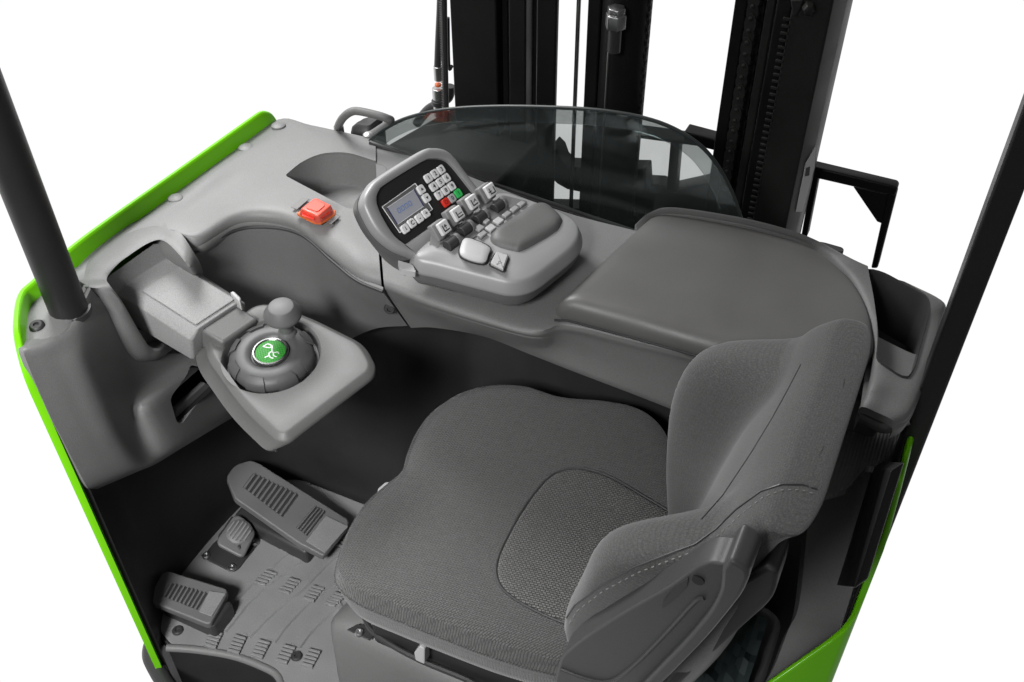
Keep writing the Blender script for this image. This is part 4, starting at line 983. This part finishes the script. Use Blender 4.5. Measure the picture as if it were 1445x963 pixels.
# ================================================================== MAST
mast = empty('mast', (0, 0, 0), T); mast['label'] = 'black lift mast behind the glass screen'
def column(name, px0, px1, y, depth, m_=STEEL, v0=0, z0=.2, z1=2.6, bev=.004, label=None):
    a, b = Y(px0, v0, y), Y(px1, v0, y)
    return MB().prism([V((a.x, y, z0)), V((b.x, y, z0)), V((b.x, y+depth, z0)), V((a.x, y+depth, z0))], (0, 0, z1-z0)).build(name, m_, mast, bevel=bev, label=label)
column('mast_rail', 634, 700, 1.90, .12); column('mast_rail', 701, 716, 1.93, .12); column('mast_rail', 717, 742, 1.90, .14)
column('mast_rail', 744, 757, 1.94, .015); column('mast_rail', 758, 786, 1.91, .015)
a = Y(817, 0, 1.95); MB().tube([V((a.x, 1.95, .2)), V((a.x, 1.95, 2.6))], .005, 10).build('rod', ZINC, mast)
column('mast_rail', 829.5, 848.5, 1.93, .015); column('mast_rail', 851, 858, 1.95, .015)
def cyl(u, y, r, m_, name, z1=2.6, z0=.2): a = Y(u, 0, y); return MB().tube([V((a.x, y, z0)), V((a.x, y, z1))], r, 28).build(name, m_, mast)
cyl(886, 1.95, .052, STEEL, 'lift_cylinder')
a = Y(860, 48, 1.89); MB().tube([V((a.x, 1.89, .2)), a], .0022, 8).build('rod', ZINC, mast)
nf = Frame(Y(869, 27, 1.87), (1, 0, 0), (0, 0, 1))
MB().lathe([(.013, -.045), (.013, -.018), (.022, -.018), (.022, .010), (.016, .012), (.019, .013), (.019, .024), (.013, .026)], nf, 6).build('hex_nut', ZINC, mast, bevel=.002)
MB().lathe([(.014, -.07), (.014, -.018)], nf, 16).build('hose_fitting', DARK, mast)
def chain(name, u0, y, zt, zb, w_=.016):
    a = Y(u0, 0, y); g = MB(); k = 0; z_ = zb
    while z_ < zt:
        f = Frame(V((a.x, y, z_)), (0, -1, .0), (1, 0, 0)) if False else Frame(V((a.x, y, z_)), (1, 0, 0), (0, -1, 0))
        for off_ in ((-.006, .0) if k % 2 else (-.003, -.009)):
            o_ = []
            for j in range(16):
                t = j/16*2*math.pi; rr = w_*.5*(1+.0*math.cos(2*t)); o_.append(f.w(rr*math.cos(t)*.9, math.sin(t)*w_*.85, off_))
            g.prism(o_, f.ez*.0025)
        g.lathe([(.0045, -.012), (.0045, .005), (.003, .006)], f.at(f.w(0, w_*.45, 0)), 10)
        z_ += w_*.95; k += 1
    g.build(name, STEEL2, mast)
chain('lift_chain', 915, 1.94, 1.6, .3); chain('lift_chain', 1064, 1.90, 1.7, .4, .026); chain('lift_chain', 1074, 1.94, 1.7, .4, .022)
column('mast_rail', 1037, 1056, 1.93, .015); column('mast_rail', 1060, 1084, 1.95, .1)
column('mast_rail', 1082, 1096, 1.90, .12, STEEL2); column('mast_rail', 1097, 1120, 1.87, .12)
column('mast_rail', 1119, 1176, 1.86, .02, STEEL2)
a, b = Y(1176, 0, 1.86), Y(1196, 0, 1.90)
MB().prism([V((a.x, 1.86, .2)), V((b.x, 1.90, .2)), V((b.x, 1.99, .2)), V((a.x-.01, 1.99, .2))], (0, 0, 2.4)).build('mast_rail', mat('grey_steel', (.055, .055, .053), .5, grain=.1, bump=.2), mast, bevel=.003, label='outer mast rail with a pale warning sticker')
# sticker on the outer rail
nrm = V((b.y-a.y, -(b.x-a.x), 0)).normalized()
if nrm.y > 0: nrm = -nrm
rf = Frame(V((a.x, 1.86, 1))+nrm*.001, (b.x-a.x, b.y-a.y, 0), nrm)
z7 = lambda a_, b_: (900+a_/3.21, b_/3.21)
MB().prism([rf.px(*z7(*p)) for p in ((760, 740), (806, 660), (800, 760), (745, 960), (715, 960))], nrm*.0006).build('warning_sticker', LABELW, mast)
MB().prism([rf.px(*z7(*p), h=.001) for p in ((763, 762), (780, 755), (776, 795), (757, 800))], nrm*.0004).build('sticker_mark', INK, mast)
MB().prism([Y(*z7(*p), 1.855) for p in ((690, 0), (750, 0), (745, 30), (715, 80), (700, 75))], (0, .02, 0)).build('bracket', STEEL2, mast, bevel=.003)
f = Frame(Y(*z7(775, 42), 1.85), (1, 0, 0), (.3, -1, .1)); MB().lathe([(.012, -.03), (.012, .004), (.009, .010), (.004, .011)], f, 6).build('bolt', STEEL2, mast, bevel=.001)
# weld seam
ws = MB()
wa, wb = Y(1115, 28, 1.858), Y(1092, 170, 1.858)
for k in range(38):
    p = V((wa.x-.006, 1.858, wa.z-(wa.z-.62)*k/38)); ws.box(UPZ.at(p), (0, 0, 0), (.014, .004, .006))
ws.build('weld_seam', STEEL2, mast, bevel=.001, seg=2)
# cross members seen through the glass
def bar(u0, v0, u1, v1, y, hgt, dep, name='cross_member', m_=STEEL, shape=None):
    a, b = Y(u0, v0, y), Y(u1, v1, y)
    MB().prism([a, b, b+V((0, 0, -hgt)), a+V((0, 0, -hgt))], (0, dep, 0)).build(name, m_, mast, bevel=.004)
MB().prism([Y(u, v, 1.97) for u, v in ((778, 205), (787, 214), (792, 228), (800, 236), (830, 238), (910, 240), (912, 275), (830, 274), (800, 268), (786, 260), (778, 252))], (0, .05, 0)).build('cross_member', STEEL, mast, bevel=.004)
MB().prism([Y(u, v, 1.97) for u, v in ((700, 292), (830, 296), (905, 308), (905, 470), (700, 440))], (0, .05, 0)).build('cross_member', STEEL, mast, bevel=.004)
MB().prism([Y(u, v, 1.99) for u, v in ((895, 190), (1022, 208), (1020, 216), (985, 207), (895, 195))], (0, .05, 0)).build('load_backrest', STEEL, mast, bevel=.003)
MB().prism([Y(u, v, 1.99) for u, v in ((946, 198), (959, 200), (953, 272), (940, 270))], (0, .03, 0)).build('load_backrest', STEEL, mast, bevel=.003)
MB().prism([Y(u, v, 2.0) for u, v in ((895, 260), (930, 262), (945, 270), (1000, 258), (1040, 280), (1060, 330), (1060, 430), (895, 400))], (0, .05, 0)).build('cross_member', STEEL, mast, bevel=.004)
MB().prism([Y(u, v, 1.99) for u, v in ((965, 186), (1040, 206), (1040, 219), (965, 199))], (0, .04, 0)).build('load_backrest', STEEL, mast, bevel=.003)
# load guard frame on the right
z11 = lambda a_, b_: (1045+a_/3.21, 230+b_/3.21)
lg = empty('load_guard', (0, 0, 0), T); lg['label'] = 'black welded frame right of the mast'
MB().prism([Y(*z11(*p), 2.0) for p in ((300, 12), (700, 108), (710, 120), (700, 152), (660, 145), (300, 62))], (0, .03, 0)).build('top_bar', STEEL, lg, bevel=.004)
MB().prism([Y(*z11(*p), 2.005) for p in ((510, 110), (695, 148), (640, 276), (618, 268))], (0, .012, 0)).build('gusset', STEEL, lg, bevel=.002)
MB().prism([Y(*z11(*p), 2.003) for p in ((668, 130), (706, 140), (620, 480), (590, 480))], (0, .03, 0)).build('upright', STEEL, lg, bevel=.004)
MB().prism([Y(*z11(*p), 1.998) for p in ((322, 60), (352, 70), (300, 340), (272, 340))], (0, .03, 0)).build('upright', STEEL, lg, bevel=.004)
MB().prism(rounded([Z(*z11(*p), .885) for p in ((352, 356), (380, 360), (465, 384), (470, 402), (420, 402))], .006), (0, 0, -.04)).build('rear_cap', DARK, lg, bevel=.004)

# truck body ahead of the dashboard
MB().prism([V((-1.2, 1.62, .4)), V((-.86, 1.62, .4)), V((-.84, 2.0, .4)), V((-1.1, 2.0, .4))], (0, 0, .33)).build('front_body', STEEL2, T, bevel=.01)
MB().prism([V((-.86, 1.62, .1)), V((.0, 1.62, .1)), V((.0, 2.0, .1)), V((-.84, 2.0, .1))], (0, 0, .38)).build('front_body', STEEL, T, bevel=.01)
# hoses on the left of the mast
hs = empty('hydraulic_hoses', (0, 0, 0), T)
zA = lambda a_, b_: (560+a_/3.21, b_/3.21)
def hose(pts, y, r, m_, name='hose'): MB().tube(cr([Y(*zA(*p), y) for p in pts], 6), r, 12).build(name, m_, hs)
hose([(200, -60), (196, 60), (190, 180), (185, 300)], 1.93, .0085, DARK)
hose([(212, -60), (214, 100), (218, 300), (222, 500), (222, 600)], 1.91, .0075, DARK, 'spiral_hose')
g = MB(); 
for k in range(46):
    p = Y(*zA(206+k*.25, -10+k*11), 1.905); g.tube([p+V((-.008, -.001, 0)), p+V((.002, -.004, 0))], .0012, 5)
g.build('hose_coil', STEEL2, hs)
def fit(a, b, r, h, m_): 
    p = Y(*zA(a, b), 1.93); MB().tube([p, p+V((0, 0, -h))], r, 16).build('hose_fitting', m_, hs, bevel=.001)
fit(186, 300, .011, .036, ZINC); fit(186, 380, .008, .006, ORANGE); fit(186, 400, .0145, .028, ZINC); fit(186, 455, .016, .012, DARK); fit(186, 475, .011, .03, ZINC)
hose([(90, 560), (140, 500), (190, 470), (235, 440), (240, 390)], 1.98, .012, DARK)
hose([(232, 80), (236, 300), (250, 300)], 1.95, .004, DARK)

# ================================================================== GRAB HANDLE
gh = empty('grab_handle', (0, 0, 0), T)
zH = lambda a_, b_: (460+a_/6.568, 140+b_/6.568)
hp = [(112, 275, .862), (118, 240, .885), (160, 172, .925), (230, 120, .945), (310, 114, .948), (480, 152, .945), (570, 182, .938), (600, 200, .925), (560, 240, .90), (470, 300, .875), (398, 342, .86)]
MB().tube(cr([Z(*zH(a_, b_), z_) for a_, b_, z_ in hp], 6), .0085, 14).build('handle_bar', GREY2, gh)
for a_, b_ in ((118, 268), (392, 342)):
    MB().lathe([(.011, -.02), (.011, .004), (.006, .008)], Frame(Z(*zH(a_, b_), .868), (1, 0, 0), (0, 0, 1)), 14).build('handle_foot', ZINC, gh)
lump = [(230, 310), (290, 270), (340, 240), (420, 222), (480, 228), (545, 246), (480, 300), (420, 345), (330, 345)]
L0 = cr([Z(*zH(*p), .84) for p in lump], 4, True); lc_ = sum(L0, V())/len(L0)
MB().rings([[p+V((0, 0, -.05)) for p in L0], L0, [lc_+(p-lc_)*.9+V((0, 0, .012)) for p in L0], [lc_+(p-lc_)*.6+V((0, 0, .02)) for p in L0], [lc_+(p-lc_)*.1+V((0, 0, .018)) for p in L0]]).build('rubber_boot', DARK, T)
